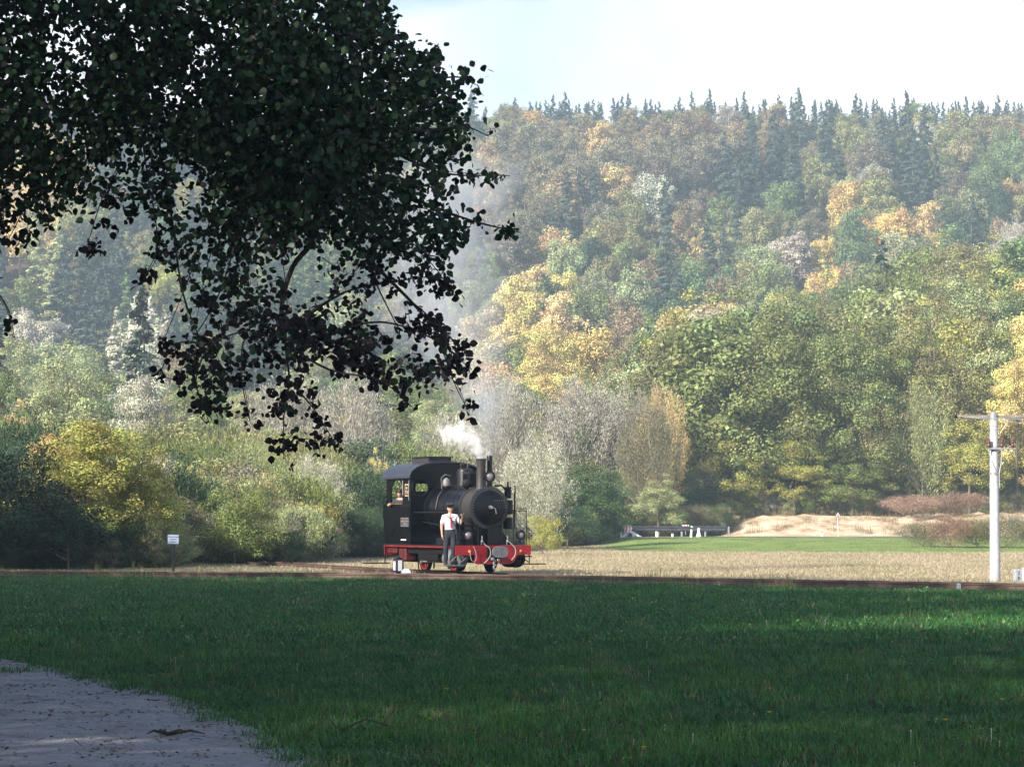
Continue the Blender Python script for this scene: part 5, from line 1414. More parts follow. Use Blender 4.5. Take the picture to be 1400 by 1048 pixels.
# ------------------------------------------------------------------ haze
hz = MB(); hz.box(-380, 380, -90, 780, -2.0, 135)
hm = bpy.data.materials.new('haze'); hm.use_nodes = True; n, l = hm.node_tree.nodes, hm.node_tree.links
n.remove(n['Principled BSDF']); pv = n.new('ShaderNodeVolumePrincipled'); l.new(pv.outputs[0], n['Material Output'].inputs['Volume'])
pv.inputs['Color'].default_value = (0.66, 0.83, 1.0, 1); pv.inputs['Density'].default_value = 0.00062; pv.inputs['Anisotropy'].default_value = 0.2
hm.cycles.homogeneous_volume = True
tag(hz.build('haze', hm), kind='stuff')

# ------------------------------------------------------------------ lineside things
def ground_at(px, Y): X = (px - 700) / FPX * Y; return X, Hs(X, Y)


# utility pole
PY = 66.0; px_, pz_ = ground_at(1359, PY)
PO = empty('utility_pole', (px_, PY, pz_ - 0.05)); tag(PO, 'pale concrete utility pole with crossarm behind the track at the right', 'pole')
ptop = at(1357, 566, PY).z - pz_ + 0.05
sh_ = MB(); sh_.lathe((0, 0, 0), (0.0, 0, 1), [(0, 0.135), (ptop - 0.02, 0.096), (ptop, 0.09)], 28); sh_.build('shaft', M['concrete'], PO)
zc = ptop - 0.06
MB().lathe((0, 0, zc - 0.10), (0, 0, 1), [(0, 0.103), (0.17, 0.103), (0.20, 0.08), (0.23, 0.03), (0.235, 0)], 24).build('cap_collar', M['galv'], PO)
MB().bbox(-0.92, 1.25, -0.035, 0.035, zc - 0.045, zc + 0.035, 0.008).build('crossarm', plain('weathered_crossarm', (0.22, 0.20, 0.20), 0.8, var=0.3, scale=5), PO)
en = MB(); en.ball((-0.95, -0.01, zc), 0.045, 10); en.tube([(-0.95, 0, zc - 0.06), (-0.93, 0, zc + 0.09)], 0.012, 6); en.tube([(-0.94, -0.06, zc), (-1.02, -0.14, zc - 0.04)], 0.012, 6); en.build('end_clamp', UN, PO)
an = MB(); an.tube([(0.30, 0, zc + 0.03), (0.36, 0, zc - 0.12), (0.16, 0, zc - 0.42)], 0.010, 6); an.build('stay_wire', M['galv'], PO)
zl = ptop - 0.86
MB().lathe((0, 0, zl - 0.04), (0, 0, 1), [(0, 0.118), (0.08, 0.117)], 24).build('lower_clamp', M['galv'], PO)
MB().bbox(-0.16, 0.52, -0.165, -0.125, zl - 0.03, zl + 0.015, 0.006).build('lower_crossarm', M['galv'], PO)
for x in (-0.15, 0.17, 0.44):
    ins = MB(); ins.lathe((x, -0.145, zl + 0.016), (0, 0, 1), [(0, 0.03), (0.03, 0.045), (0.06, 0.05), (0.09, 0.038), (0.11, 0.048), (0.14, 0.048), (0.17, 0.038), (0.20, 0.042), (0.22, 0.02)], 14)
    io = ins.build('insulator', M['porcelain'], PO); MB().tube([(x, -0.145, zl - 0.09), (x, -0.145, zl + 0.01)], 0.016, 6).build('pin', M['galv'], io)
z2 = ptop - 1.48
MB().lathe((0, 0, z2 - 0.03), (0, 0, 1), [(0, 0.125), (0.06, 0.124)], 24).build('strap', M['galv'], PO)
c_ = MB(); c_.tube([(-0.16, -0.12, zl), (-0.12, -0.13, zl - 0.25), (0.06, -0.14, z2 - 0.02)], 0.007, 6); c_.tube([(0.17, -0.13, zl), (0.15, -0.13, zl - 0.4), (0.10, -0.14, z2), (0.11, -0.13, z2 - 0.35)], 0.012, 6); c_.tube([(0.13, -0.10, z2 + 0.12), (0.22, -0.12, z2 + 0.28)], 0.014, 6)
c_.build('down_cable', M['galv'], PO)
# overhead wires from the crossarm end to the right
wA = Vector((px_ - 0.95, PY, pz_ - 0.05 + zc))
for i, (dz, zz) in enumerate(((0.0, 0.0), (0.02, -0.9))):
    b_ = wA + Vector((22, -10.0 - i * 3, 0.4 + zz)); mid = wA.lerp(b_, 0.5) - Vector((0, 0, 0.6 + 0.3 * i))
    cu = [wA + Vector((0, 0, dz)), wA.lerp(b_, 0.25) - Vector((0, 0, 0.42 + 0.2 * i)), mid, wA.lerp(b_, 0.75) - Vector((0, 0, 0.42)), b_]
    tag(MB().tube(bez(*cu), 0.007, 5).build('overhead_wire', M['galv']), ('upper' if i == 0 else 'lower') + ' thin wire running right from the left end of the crossarm', 'wire', 'wires at the utility pole')

# white stone beside the rail, kilometre stone and its white post
Y = 58.9; X, Z = ground_at(1309, Y)
w_ = MB(); w_.bbox(-0.045, 0.045, -0.04, 0.04, -0.15, 0.27, 0.02); o = w_.build('marker_stone', M['white']); o.location = (X, Y, Z); tag(o, 'small white painted marker stone in front of the rails', 'marker')
Y = 65.6; X, Z = ground_at(1391, Y)
KS = empty('kilometre_stone', (X, Y, Z), 0.1); tag(KS, 'grey kilometre stone with dark digits right of the pole', 'stone')
MB().bbox(-0.12, 0.12, -0.08, 0.08, -0.1, 0.34, 0.015).build('stone_block', plain('grey_stone', (0.30, 0.33, 0.38), 0.85, var=0.2, scale=9, bump=0.3), KS)
for t_, z_ in (('2', 0.245), ('8', 0.115)): text(t_, 0.13, M['ink'], KS, (-0.02, -0.083, z_), (math.pi / 2, 0, 0), 'digit')
Y = 65.4; X, Z = ground_at(1398, Y)
o = MB().bbox(-0.022, 0.022, -0.022, 0.022, -0.1, 0.38, 0.006).build('marker_post', M['white']); o.location = (X, Y, Z); tag(o, 'thin white post beside the grey kilometre stone', 'post')

# notice board on the left
Y = 76.2; X, Z = ground_at(238, Y)
NB = empty('notice_sign', (X, Y, Z), -0.05); tag(NB, 'pale blue notice board with three lines on a dark post', 'sign')
MB().bbox(-0.03, 0.03, -0.03, 0.03, -0.1, 0.88, 0.006).build('post', plain('dark_timber', (0.05, 0.045, 0.05), 0.85), NB)
MB().bbox(-0.16, 0.16, -0.045, -0.031, 0.88, 1.14, 0.006).build('board', plain('pale_blue_enamel', (0.55, 0.66, 0.85), 0.5, var=0.05), NB)
for k, t_ in enumerate(('Überschreiten', 'd. Gleise', 'verboten')): text(t_, 0.052, M['signblue'], NB, (0, -0.048, 1.085 - k * 0.075), (math.pi / 2, 0, 0))

# point lantern and weighted lever beside the track
X, Y = (545 - 700) / FPX * 72.3, 72.3
SL = empty('point_lantern', (X, Y, 0.0), 0.45); tag(SL, 'black point lantern with white panes beside the rear of the locomotive', 'lantern')
MB().lathe((0, 0, -0.1), (0, 0, 1), [(0, 0.09), (0.10, 0.09), (0.14, 0.04), (0.20, 0.035), (0.22, 0.06), (0.24, 0.06)], 14).build('stand', UN, SL)
MB().bbox(-0.115, 0.115, -0.115, 0.115, 0.14, 0.50, 0.015).build('lantern_box', plain('dark_blue_box', (0.015, 0.02, 0.05), 0.45), SL)
MB().lathe((0, 0, 0.50), (0, 0, 1), [(0, 0.12), (0.02, 0.12), (0.05, 0.03), (0.08, 0.03), (0.085, 0)], 4).build('lantern_lid', UN, SL)
MB().bbox(-0.06, 0.06, -0.121, -0.116, 0.18, 0.47, 0.002).build('pane', M['white'], SL); MB().bbox(-0.121, -0.116, -0.06, 0.06, 0.20, 0.44, 0.002).build('pane', M['white'], SL)
MB().bbox(0.116, 0.121, -0.06, 0.06, 0.20, 0.44, 0.002).build('pane', M['white'], SL)
X2, Y2 = (555.5 - 700) / FPX * 71.9, 71.9
LV = empty('point_lever', (X2, Y2, 0.0)); tag(LV, 'point lever weight painted white above and dark below beside the lantern', 'lever')
MB().lathe((0, -0.04, 0.13), (0, 1, 0), [(0, 0.115), (0.01, 0.125), (0.07, 0.125), (0.08, 0.115)], 24).build('weight', plain('lever_dark_blue', (0.02, 0.03, 0.07), 0.5), LV)
hp = [(0.127 * math.cos(a), 0.13 + 0.127 * math.sin(a)) for a in np.linspace(0, math.pi, 14)]; MB().prism(hp, 'y', -0.048, 0.048).build('white_half', plain('lever_white', (0.62, 0.68, 0.8), 0.5, var=0.1), LV)
lv = MB(); lv.tube([(-0.2, 0, -0.02), (-0.05, 0, 0.10)], 0.02, 6); lv.tube([(0.02, 0, 0.05), (0.10, 0, -0.08)], 0.018, 6); lv.build('lever_arm', M['grime'], LV)

# ------------------------------------------------------------------ road furniture
def road_z(x): return Hs(x, 169)


GY_ = 173.6
GR = empty('guardrail', ((862 - 700) / FPX * GY_, GY_, 0)); tag(GR, 'grey steel guardrail along the road in front of dark trees', 'guardrail')
x0_, x1_ = 0.0, (992 - 862) / FPX * GY_; zg = road_z((900 - 700) / FPX * GY_)
prof = [(0.0, 0.72), (-0.05, 0.69), (-0.05, 0.63), (0.0, 0.60), (0.0, 0.54), (-0.05, 0.51), (-0.05, 0.44), (0.0, 0.38), (0.02, 0.38), (0.02, 0.72)]
MB().prism(prof, 'x', x0_, x1_).build('rail_beam', M['rail_steel'], GR).location = (0, 0, zg)
for k in range(5): MB().bbox(k * 1.55 + 0.2, k * 1.55 + 0.32, 0.03, 0.11, -0.3, 0.68, 0.01).build('post', M['galv'], GR).location = (0, 0, zg)
gl = MB(); gl.prism([(-1.0, -0.4), (-0.1, 0.55), (-0.02, 0.7), (0.1, 0.7), (0.1, 0.5), (-0.7, -0.4)], 'y', -0.05, 0.02); gl.build('sloped_end', M['white'], GR).location = (0, 0, zg)
gl = MB(); gl.prism([(-0.65, 0.62), (-0.5, 0.72), (0.95, -0.12), (0.85, -0.25)], 'y', -0.9, -0.82); gl.build('sloped_end', M['white'], GR).location = (0, 0, zg)


def delineator(px, Y, top, lab, lean=0.0, h_=None):
    X, Z = ground_at(px, Y); h_ = at(px, top, Y).z - Z
    r_ = empty('delineator_post', (X, Y, Z - 0.02)); r_.rotation_euler = (0, lean, 0)
    MB().prism([(-0.065, 0), (0.065, 0), (0.055, h_ * 0.96), (-0.055, h_)], 'y', -0.05, 0.05).build('post', M['white'], r_)
    MB().prism([(-0.063, h_ * 0.72), (0.063, h_ * 0.68), (0.059, h_ * 0.84), (-0.06, h_ * 0.88)], 'y', -0.054, 0.054).build('black_band', M['ink'], r_)
    tag(r_, lab, 'post', 'white roadside delineator posts')


delineator(867, 174.4, 718, 'white delineator post directly right of the left arrow sign')
delineator(897, 174.6, 718, 'white delineator post behind the middle of the guardrail')
delineator(944, 168.0, 718, 'leaning white delineator post right of the second arrow sign', 0.08)
delineator(849, 172.5, 718, 'white delineator post left of the left arrow sign')
delineator(1123, 173.0, 724, 'short white delineator post at the foot of the sandy cutting')
delineator(1231, 173.0, 726, 'white delineator post at the edge of the brownish hedge')


def arrow_sign(px, Y, y0, y1, w_, lab):
    X, Z = ground_at(px, Y); a, b_ = at(px, y1, Y).z, at(px, y0, Y).z; w_ = w_ / FPX * Y
    r_ = empty('arrow_sign', (X, Y, Z)); MB().tube([(0, 0.03, -0.1), (0, 0.03, b_ - Z)], 0.03, 8).build('post', M['galv'], r_)
    MB().bbox(-w_ / 2, w_ / 2, -0.02, 0.0, a - Z, b_ - Z, 0.006).build('board', M['white'], r_)
    h_ = (b_ - a); m_ = (a + b_) / 2 - Z
    for k in (-0.22, 0.25):
        c0 = k * w_; MB().prism([(c0 - 0.13 * w_, m_ + h_ * 0.48), (c0 + 0.05 * w_, m_ + h_ * 0.48), (c0 + 0.2 * w_, m_), (c0 + 0.05 * w_, m_ - h_ * 0.48), (c0 - 0.13 * w_, m_ - h_ * 0.48), (c0 + 0.02 * w_, m_)], 'y', -0.026, -0.0205).build('chevron', M['road_red'], r_)
    tag(r_, lab, 'sign', 'red and white arrow signs along the road')


arrow_sign(858, 172.4, 717, 727, 10, 'red and white arrow sign at the left end of the guardrail')
arrow_sign(937, 174.2, 717, 724, 9, 'red and white arrow sign above the right half of the guardrail')
X, Z = ground_at(955, 169.5)
o = MB().lathe((0, 0, -0.02), (0, 0, 1), [(0, 0.22), (0.1, 0.17), (0.35, 0.09), (0.48, 0.07), (0.50, 0.09), (0.58, 0.09), (0.62, 0.03)], 12).build('roadside_bollard', M['white']); o.location = (X, 169.5, Z); tag(o, 'small white bollard widening at its foot before the guardrail', 'bollard')
for px in (865.5, 898, 919):
    X, Z = ground_at(px, 169.8); o = MB().bbox(-0.07, 0.07, -0.05, 0.05, -0.05, 0.24, 0.02).build('marker_stone', M['white']); o.location = (X, 169.8, Z)
    tag(o, {865.5: 'white kerb stone below the left arrow sign', 898: 'white kerb stone below the middle guardrail post', 919: 'white kerb stone between the two arrow signs'}[px], 'marker', 'white stones under the guardrail')
# triangular warning sign
Y = 172.8; X, Z = ground_at(1145, Y); r_ = empty('warning_sign', (X, Y, Z)); top = at(1145, 699, Y).z - Z
MB().tube([(0.03, 0.02, -0.1), (-0.02, 0.02, top - 0.1)], 0.03, 8).build('post', M['concrete'], r_)
tri = [(-0.19, top - 0.34), (0.19, top - 0.34), (0, top)]
MB().prism(tri, 'y', -0.03, -0.01).build('border', plain('faded_sign_red', (0.30, 0.09, 0.11), 0.6), r_)
MB().prism([(-0.13, top - 0.305), (0.13, top - 0.305), (0, top - 0.08)], 'y', -0.036, -0.0305).build('face', M['white'], r_)
MB().prism([(-0.06, top - 0.29), (0.06, top - 0.29), (0.045, top - 0.2), (-0.03, top - 0.19)], 'y', -0.041, -0.0365).build('symbol', M['ink'], r_)
tag(r_, 'triangular red-bordered warning sign on a thin post before the cutting', 'sign')

# ------------------------------------------------------------------ the near tree whose branches hang into view
TY = 21.0
PPM = FPX / TY      # photo pixels per metre out there
lm = leaf_mat('shade_leaves', 0.25, 0.6, dark=0.5)
def one_leaf():
    """rounded leaf with a tip, folded at the midrib; length 1 along +x"""
    o_ = [(0, 0, 0), (0.16, 0.30, 0.05), (0.42, 0.44, 0.07), (0.70, 0.32, 0.04), (1.0, 0, -0.05), (0.70, -0.32, 0.04), (0.42, -0.44, 0.07), (0.16, -0.30, 0.05), (0.45, 0, -0.02)]
    f_ = [(0, 8, 1), (1, 8, 2), (2, 8, 3), (3, 8, 4), (4, 8, 5), (5, 8, 6), (6, 8, 7), (7, 8, 0)]
    return np.array(o_), np.array(f_)


LV0, LF0 = one_leaf()
rt = np.random.default_rng(77)
TREE = empty('broadleaf_tree', (-7.2, TY + 0.5, Hs(-7.2, TY) - 0.1)); tag(TREE, 'near dark broadleaf tree hanging its branches into the upper left', 'tree')
tro = Vector(TREE.location)


def W3(px, py, d=0.0): return at(px, py, TY + d)


# limbs: (points in photo pixels, depth offset, radius in metres)
LIMBS = [([(-760, 560), (-700, 200), (-620, -150), (-520, -500)], 0.4, (0.26, 0.05)), ([(-735, 420), (-500, 60), (-200, -180), (60, -260)], 0.3, (0.13, 0.03)),
         ([(-200, -180), (100, -60), (300, 60), (420, 170)], 0.2, (0.07, 0.022)), ([(380, 140), (425, 215), (445, 290), (500, 350), (560, 410), (595, 450)], 0.0, (0.030, 0.008)),
         ([(300, 60), (480, 60), (560, 90), (600, 60)], 0.2, (0.025, 0.005)), ([(430, 230), (430, 320), (400, 365), (385, 420), (390, 470)], 0.1, (0.028, 0.016)),
         ([(400, 160), (500, 190), (600, 235), (697, 240)], -0.2, (0.020, 0.003)), ([(420, 200), (540, 260), (640, 300), (712, 318)], 0.3, (0.020, 0.003)),
         ([(500, 120), (560, 120), (620, 105), (655, 118)], 0.1, (0.016, 0.003)), ([(500, 170), (570, 180), (630, 172), (668, 186)], -0.3, (0.016, 0.003)),
         ([(505, 2), (530, 30), (548, 60), (552, 72)], 0.1, (0.006, 0.003)), ([(460, 0), (520, 40), (560, 90)], 0.2, (0.014, 0.006)),
         ([(390, 470), (450, 455), (520, 440), (590, 462), (645, 505)], 0.0, (0.014, 0.003)), ([(395, 450), (470, 400), (540, 385), (590, 380), (628, 408)], 0.2, (0.013, 0.003)),
         ([(390, 470), (450, 505), (520, 520), (565, 558)], -0.1, (0.012, 0.003)), ([(560, 410), (600, 445), (640, 490)], -0.2, (0.008, 0.003)), ([(595, 450), (620, 520), (640, 562)], -0.1, (0.007, 0.003)),
         ([(500, 350), (530, 330), (580, 350), (625, 408)], 0.1, (0.008, 0.003)), ([(390, 470), (395, 520), (388, 570), (388, 628)], 0.0, (0.010, 0.003)), ([(395, 520), (430, 560), (462, 612)], 0.1, (0.008, 0.003)),
         ([(390, 430), (340, 450), (330, 510), (342, 578)], 0.2, (0.010, 0.003)), ([(340, 450), (290, 470), (268, 520), (285, 575)], 0.3, (0.009, 0.003)), ([(290, 470), (240, 470), (215, 520)], 0.0, (0.007, 0.003)),
         ([(200, 60), (215, 180), (235, 300), (250, 400), (280, 480)], 0.6, (0.016, 0.006)), ([(190, 150), (200, 230), (215, 330), (195, 385)], -0.3, (0.008, 0.003)), ([(300, 200), (290, 290), (262, 370), (222, 470)], 0.1, (0.009, 0.003)),
         ([(310, 200), (325, 300), (300, 400), (260, 470)], -0.4, (0.010, 0.004)), ([(150, 150), (165, 220), (140, 270), (118, 340)], 0.0, (0.008, 0.003)), ([(60, 120), (60, 210), (30, 290), (10, 330)], 0.3, (0.008, 0.003)),
         ([(20, 150), (40, 230), (60, 280), (20, 340)], -0.3, (0.008, 0.003)), ([(100, 130), (95, 220), (80, 270), (60, 310)], 0.2, (0.008, 0.003)), ([(-60, 330), (-20, 380), (10, 420), (20, 462)], 0.0, (0.010, 0.003)),
         ([(-200, -180), (-150, 0), (-80, 120), (40, 160)], -0.5, (0.05, 0.014)), ([(60, -260), (180, -120), (240, 20), (270, 120)], 0.7, (0.03, 0.012)), ([(350, 180), (470, 300), (520, 400), (545, 450)], 0.5, (0.012, 0.004))]
lb = MB(); twig_pts = []
for k, (pp, d, (ra, rb_)) in enumerate(LIMBS):
    P_ = bez(*[tuple(W3(x, y, d + 0.15 * math.sin(i * 1.7 + k))) for i, (x, y) in enumerate(pp)])
    if k == 0: P_ = [tro] + [q for q in P_[2:]]
    nseg = len(P_); lb.tube([q - tro for q in P_], [ra + (rb_ - ra) * i / (nseg - 1) for i in range(nseg)], 8 if ra > 0.05 else 6)
lb.build('trunk', M['bark_dark'], TREE)
# leafy twigs: (pixel path, leaves per 100 px, sideways spread px, brown share)
TW = [([(480, 40), (520, 20), (515, 0)], 30, 16, 0.0), ([(505, 90), (560, 100), (600, 62)], 60, 20, 0.1), ([(560, 120), (620, 105), (655, 118)], 60, 18, 0.1), ([(560, 170), (630, 172), (668, 186)], 50, 22, 0.1),
      ([(540, 200), (600, 232), (697, 240)], 48, 13, 0.05), ([(560, 280), (640, 300), (712, 318)], 52, 14, 0.05), ([(560, 330), (600, 350), (640, 300)], 50, 22, 0.1), ([(500, 350), (560, 350), (625, 408)], 48, 15, 0.8),
      ([(400, 440), (470, 400), (540, 385), (590, 380), (628, 408)], 70, 16, 1.0), ([(390, 470), (450, 455), (520, 440), (590, 462), (645, 505)], 80, 20, 1.0), ([(560, 440), (600, 445), (640, 490)], 70, 20, 1.0),
      ([(450, 480), (520, 510), (565, 558)], 80, 22, 1.0), ([(480, 500), (540, 500), (590, 512)], 70, 18, 1.0), ([(590, 500), (622, 522), (640, 562)], 60, 12, 1.0), ([(390, 480), (395, 520), (388, 570), (388, 628)], 75, 20, 1.0),
      ([(395, 520), (430, 560), (462, 612)], 62, 20, 1.0), ([(400, 600), (420, 600), (465, 608)], 50, 10, 1.0), ([(370, 450), (335, 500), (342, 578)], 55, 16, 1.0), ([(340, 450), (290, 470), (268, 520), (290, 575)], 75, 24, 0.6), ([(290, 500), (305, 545)], 60, 16, 0.2),
      ([(300, 470), (240, 470), (215, 490)], 55, 12, 1.0), ([(255, 520), (225, 515), (210, 500)], 45, 8, 0.9), ([(430, 440), (440, 470), (500, 460)], 120, 24, 1.0), ([(250, 480), (270, 500)], 80, 20, 0.9),
      ([(200, 170), (208, 230), (220, 300)], 50, 26, 0.3), ([(222, 310), (215, 350), (195, 385)], 50, 11, 0.9), ([(190, 380), (205, 375)], 90, 8, 1.0), ([(160, 230), (140, 270), (118, 340)], 26, 16, 0.9), ([(112, 335), (132, 342)], 90, 8, 1.0), ([(140, 300), (158, 312)], 60, 9, 1.0),
      ([(170, 250), (155, 270), (180, 290)], 50, 14, 0.9), ([(60, 200), (45, 260), (10, 320)], 60, 20, 0.6), ([(20, 180), (50, 260), (30, 330)], 60, 20, 0.4), ([(100, 190), (90, 250), (72, 300)], 50, 18, 0.5), ([(0, 220), (5, 300), (15, 345)], 60, 16, 0.3),
      ([(-40, 380), (5, 415), (18, 462)], 55, 16, 0.2), ([(240, 330), (250, 400), (270, 480)], 22, 14, 0.4), ([(300, 300), (280, 380), (262, 470)], 34, 16, 0.4), ([(330, 300), (340, 380), (330, 440)], 50, 24, 0.2), ([(380, 320), (392, 400), (390, 460)], 16, 12, 0.6), ([(480, 375), (500, 360), (520, 372)], 50, 12, 1.0),
      ([(595, 430), (610, 470), (622, 500)], 60, 16, 1.0), ([(455, 385), (465, 376)], 60, 9, 1.0), ([(440, 352), (470, 372)], 22, 9, 1.0), ([(640, 245), (672, 236)], 40, 9, 0.1), ([(90, 210), (70, 200), (40, 215)], 70, 22, 0.2), ([(215, 260), (235, 250)], 40, 14, 0.2)]
MASS = [(90, 60, 150, 95, 0.92), (-60, 100, 120, 160, 1.0), (60, 185, 95, 62, 1.05), (275, 90, 150, 130, 1.35), (385, 170, 125, 120, 1.35), (350, 275, 76, 70, 0.95), (485, 120, 100, 100, 1.2), (455, 250, 110, 80, 1.15),
        (560, 180, 80, 75, 0.72), (565, 290, 75, 60, 0.72), (590, 120, 48, 40, 0.55), (330, 385, 50, 60, 0.42), (395, 455, 52, 30, 0.75), (475, 470, 60, 24, 0.5), (285, 475, 44, 36, 0.26), (520, 325, 54, 36, 0.5), (560, 500, 40, 22, 0.35), (605, 500, 34, 18, 0.4),
        (430, 40, 90, 60, 1.1), (175, 170, 60, 45, 0.55), (490, 15, 50, 40, 0.8), (380, 545, 24, 28, 0.4), (300, 530, 26, 36, 0.45), (170, -70, 420, 90, 0.9), (-120, 260, 100, 120, 0.8), (450, 420, 30, 18, 0.3), (250, 300, 50, 70, 0.16), (30, 250, 80, 54, 0.6), (300, 330, 44, 54, 0.3), (110, 240, 50, 40, 0.4), (520, 45, 30, 30, 0.2), (210, 230, 40, 60, 0.4)]
Lp, Lbrown, Lout = [], [], []; tw_ = MB()
for pp, dens, spread, brown in TW:
    c_ = catmull(pp, 8) if len(pp) > 2 else np.linspace(pp[0], pp[1], 9); seg = np.linalg.norm(np.diff(c_, axis=0), axis=1); cum = np.concatenate([[0], np.cumsum(seg)])
    n_ = int(cum[-1] / 100 * dens * 1.15) + 3; d0 = rt.uniform(-0.7, 0.7)
    tw_.tube([W3(q[0], q[1], d0) - tro for q in c_], [0.0045 - 0.0025 * i / (len(c_) - 1) for i in range(len(c_))], 5)
    while n_ > 0:
        t_ = rt.uniform(0, cum[-1]); x, y = np.interp(t_, cum, c_[:, 0]), np.interp(t_, cum, c_[:, 1]); tap = 0.6 + 0.5 * (1 - t_ / cum[-1])
        ox, oy, od = x + rt.normal() * spread * 0.6 * tap, y + rt.normal() * spread * 0.6 * tap, d0 + rt.normal() * 0.1
        tw_.tube([W3(x, y, d0) - tro, W3((x + ox) / 2, (y + oy) / 2 - 2, (d0 + od) / 2) - tro, W3(ox, oy, od) - tro], [0.0025, 0.002, 0.0014], 4)
        for q in range(int(rt.integers(3, 8))):
            Lp.append((ox + rt.normal() * 5.5, oy + rt.normal() * 5.5, od + rt.normal() * 0.05)); Lbrown.append(rt.uniform() < brown); Lout.append(spread < 17); n_ -= 1
for cx, cy, rx, ry, dens in MASS:
    n_ = int(math.pi * rx * ry * dens / 13.0); cl_ = [(rt.uniform(0, 6.28), math.sqrt(rt.uniform()), rt.uniform(0.5, 1.0)) for _ in range(max(6, n_ // 22))]
    for k in range(n_):
        if rt.uniform() < 0.72: a, q, _ = cl_[int(rt.integers(0, len(cl_)))]; x = cx + math.cos(a) * q * rx + rt.normal() * 11; y = cy + math.sin(a) * q * ry + rt.normal() * 11
        else: a, q = rt.uniform(0, 6.28), math.sqrt(rt.uniform()); x, y = cx + math.cos(a) * q * rx, cy + math.sin(a) * q * ry
        Lp.append((x, y, rt.normal() * 0.75)); br_ = 0.85 if y > 400 else (0.25 if (y > 330 or (300 < x < 500 and 260 < y < 330)) else 0.08); Lbrown.append(rt.uniform() < br_); Lout.append(False)
tag(tw_.build('fine_twigs', M['bark_dark'], TREE), kind='stuff')
Lp = np.array(Lp); Lbrown = np.array(Lbrown); Lout = np.array(Lout)
NL = len(Lp)
c3 = np.array([tuple(W3(x, y, d)) for x, y, d in Lp])
ln = rt.uniform(0.034, 0.076, NL)
dirv = unit(rt.normal(size=(NL, 3)) * (0.8, 0.8, 0.6) + (0, 0, -0.75)); sidev = unit(np.cross(dirv, rt.normal(size=(NL, 3)))); upv = np.cross(dirv, sidev)
G_, Rb = (0.009, 0.031, 0.011), (0.014, 0.0085, 0.012)  # green and brown leaf tints, both lowered to carry the canopy's shade
leaf_me = []
for nm_, tn in (('leaf', G_), ('leaf', Rb)):
    m_ = np_mesh('leaf', LV0, None, LF0, mats=(lm,), attrs={'rnd': np.full(8, 0.4), 'clump': np.full(8, 0.5)}, smooth=True); leaf_me.append(m_)
out_idx = [i for i in np.nonzero(Lout)[0] if 0 < Lp[i, 0] < 720 and Lp[i, 1] > 0]; rt.shuffle(out_idx); out_idx = set(out_idx[:280])
for i in out_idx:
    o = link('leaf', leaf_me[int(Lbrown[i])], TREE)
    Mx = Matrix(((dirv[i, 0], sidev[i, 0], upv[i, 0]), (dirv[i, 1], sidev[i, 1], upv[i, 1]), (dirv[i, 2], sidev[i, 2], upv[i, 2]))).to_4x4()
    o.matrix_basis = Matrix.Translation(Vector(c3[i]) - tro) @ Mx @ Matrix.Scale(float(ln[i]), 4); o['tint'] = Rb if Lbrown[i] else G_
for brown, tn, nm_ in ((False, G_, 'green_foliage'), (True, Rb, 'brown_foliage')):
    sel = np.array([i for i in range(NL) if Lbrown[i] == brown and i not in out_idx])
    v = c3[sel][:, None] + ln[sel][:, None, None] * (LV0[None, :, 0:1] * dirv[sel][:, None] + LV0[None, :, 1:2] * sidev[sel][:, None] + LV0[None, :, 2:3] * upv[sel][:, None]) - np.array(tro)
    f_ = (LF0[None] + (np.arange(len(sel)) * 9)[:, None, None]).reshape(-1, 3); rr = np.repeat(rt.uniform(0, 1, len(sel)), 8)
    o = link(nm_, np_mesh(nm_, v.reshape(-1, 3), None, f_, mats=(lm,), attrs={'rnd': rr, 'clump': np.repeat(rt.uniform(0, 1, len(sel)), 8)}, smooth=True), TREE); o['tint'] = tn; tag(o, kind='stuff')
# upper canopy of the same tree, above the frame
L_ = LIB['oak_near'][0]
for x, y, z, w_ in ((-5.5, 19.5, 5.6, 7.5), (-9.5, 22, 3.6, 8.5), (-3.4, 22.5, 6.7, 5.5)):
    o = link('upper_crown', L_['crown'], TREE, Vector((x, y, z)) - tro); o.scale = (w_ / 9, w_ / 9, w_ / 12.0); o['tint'] = G_

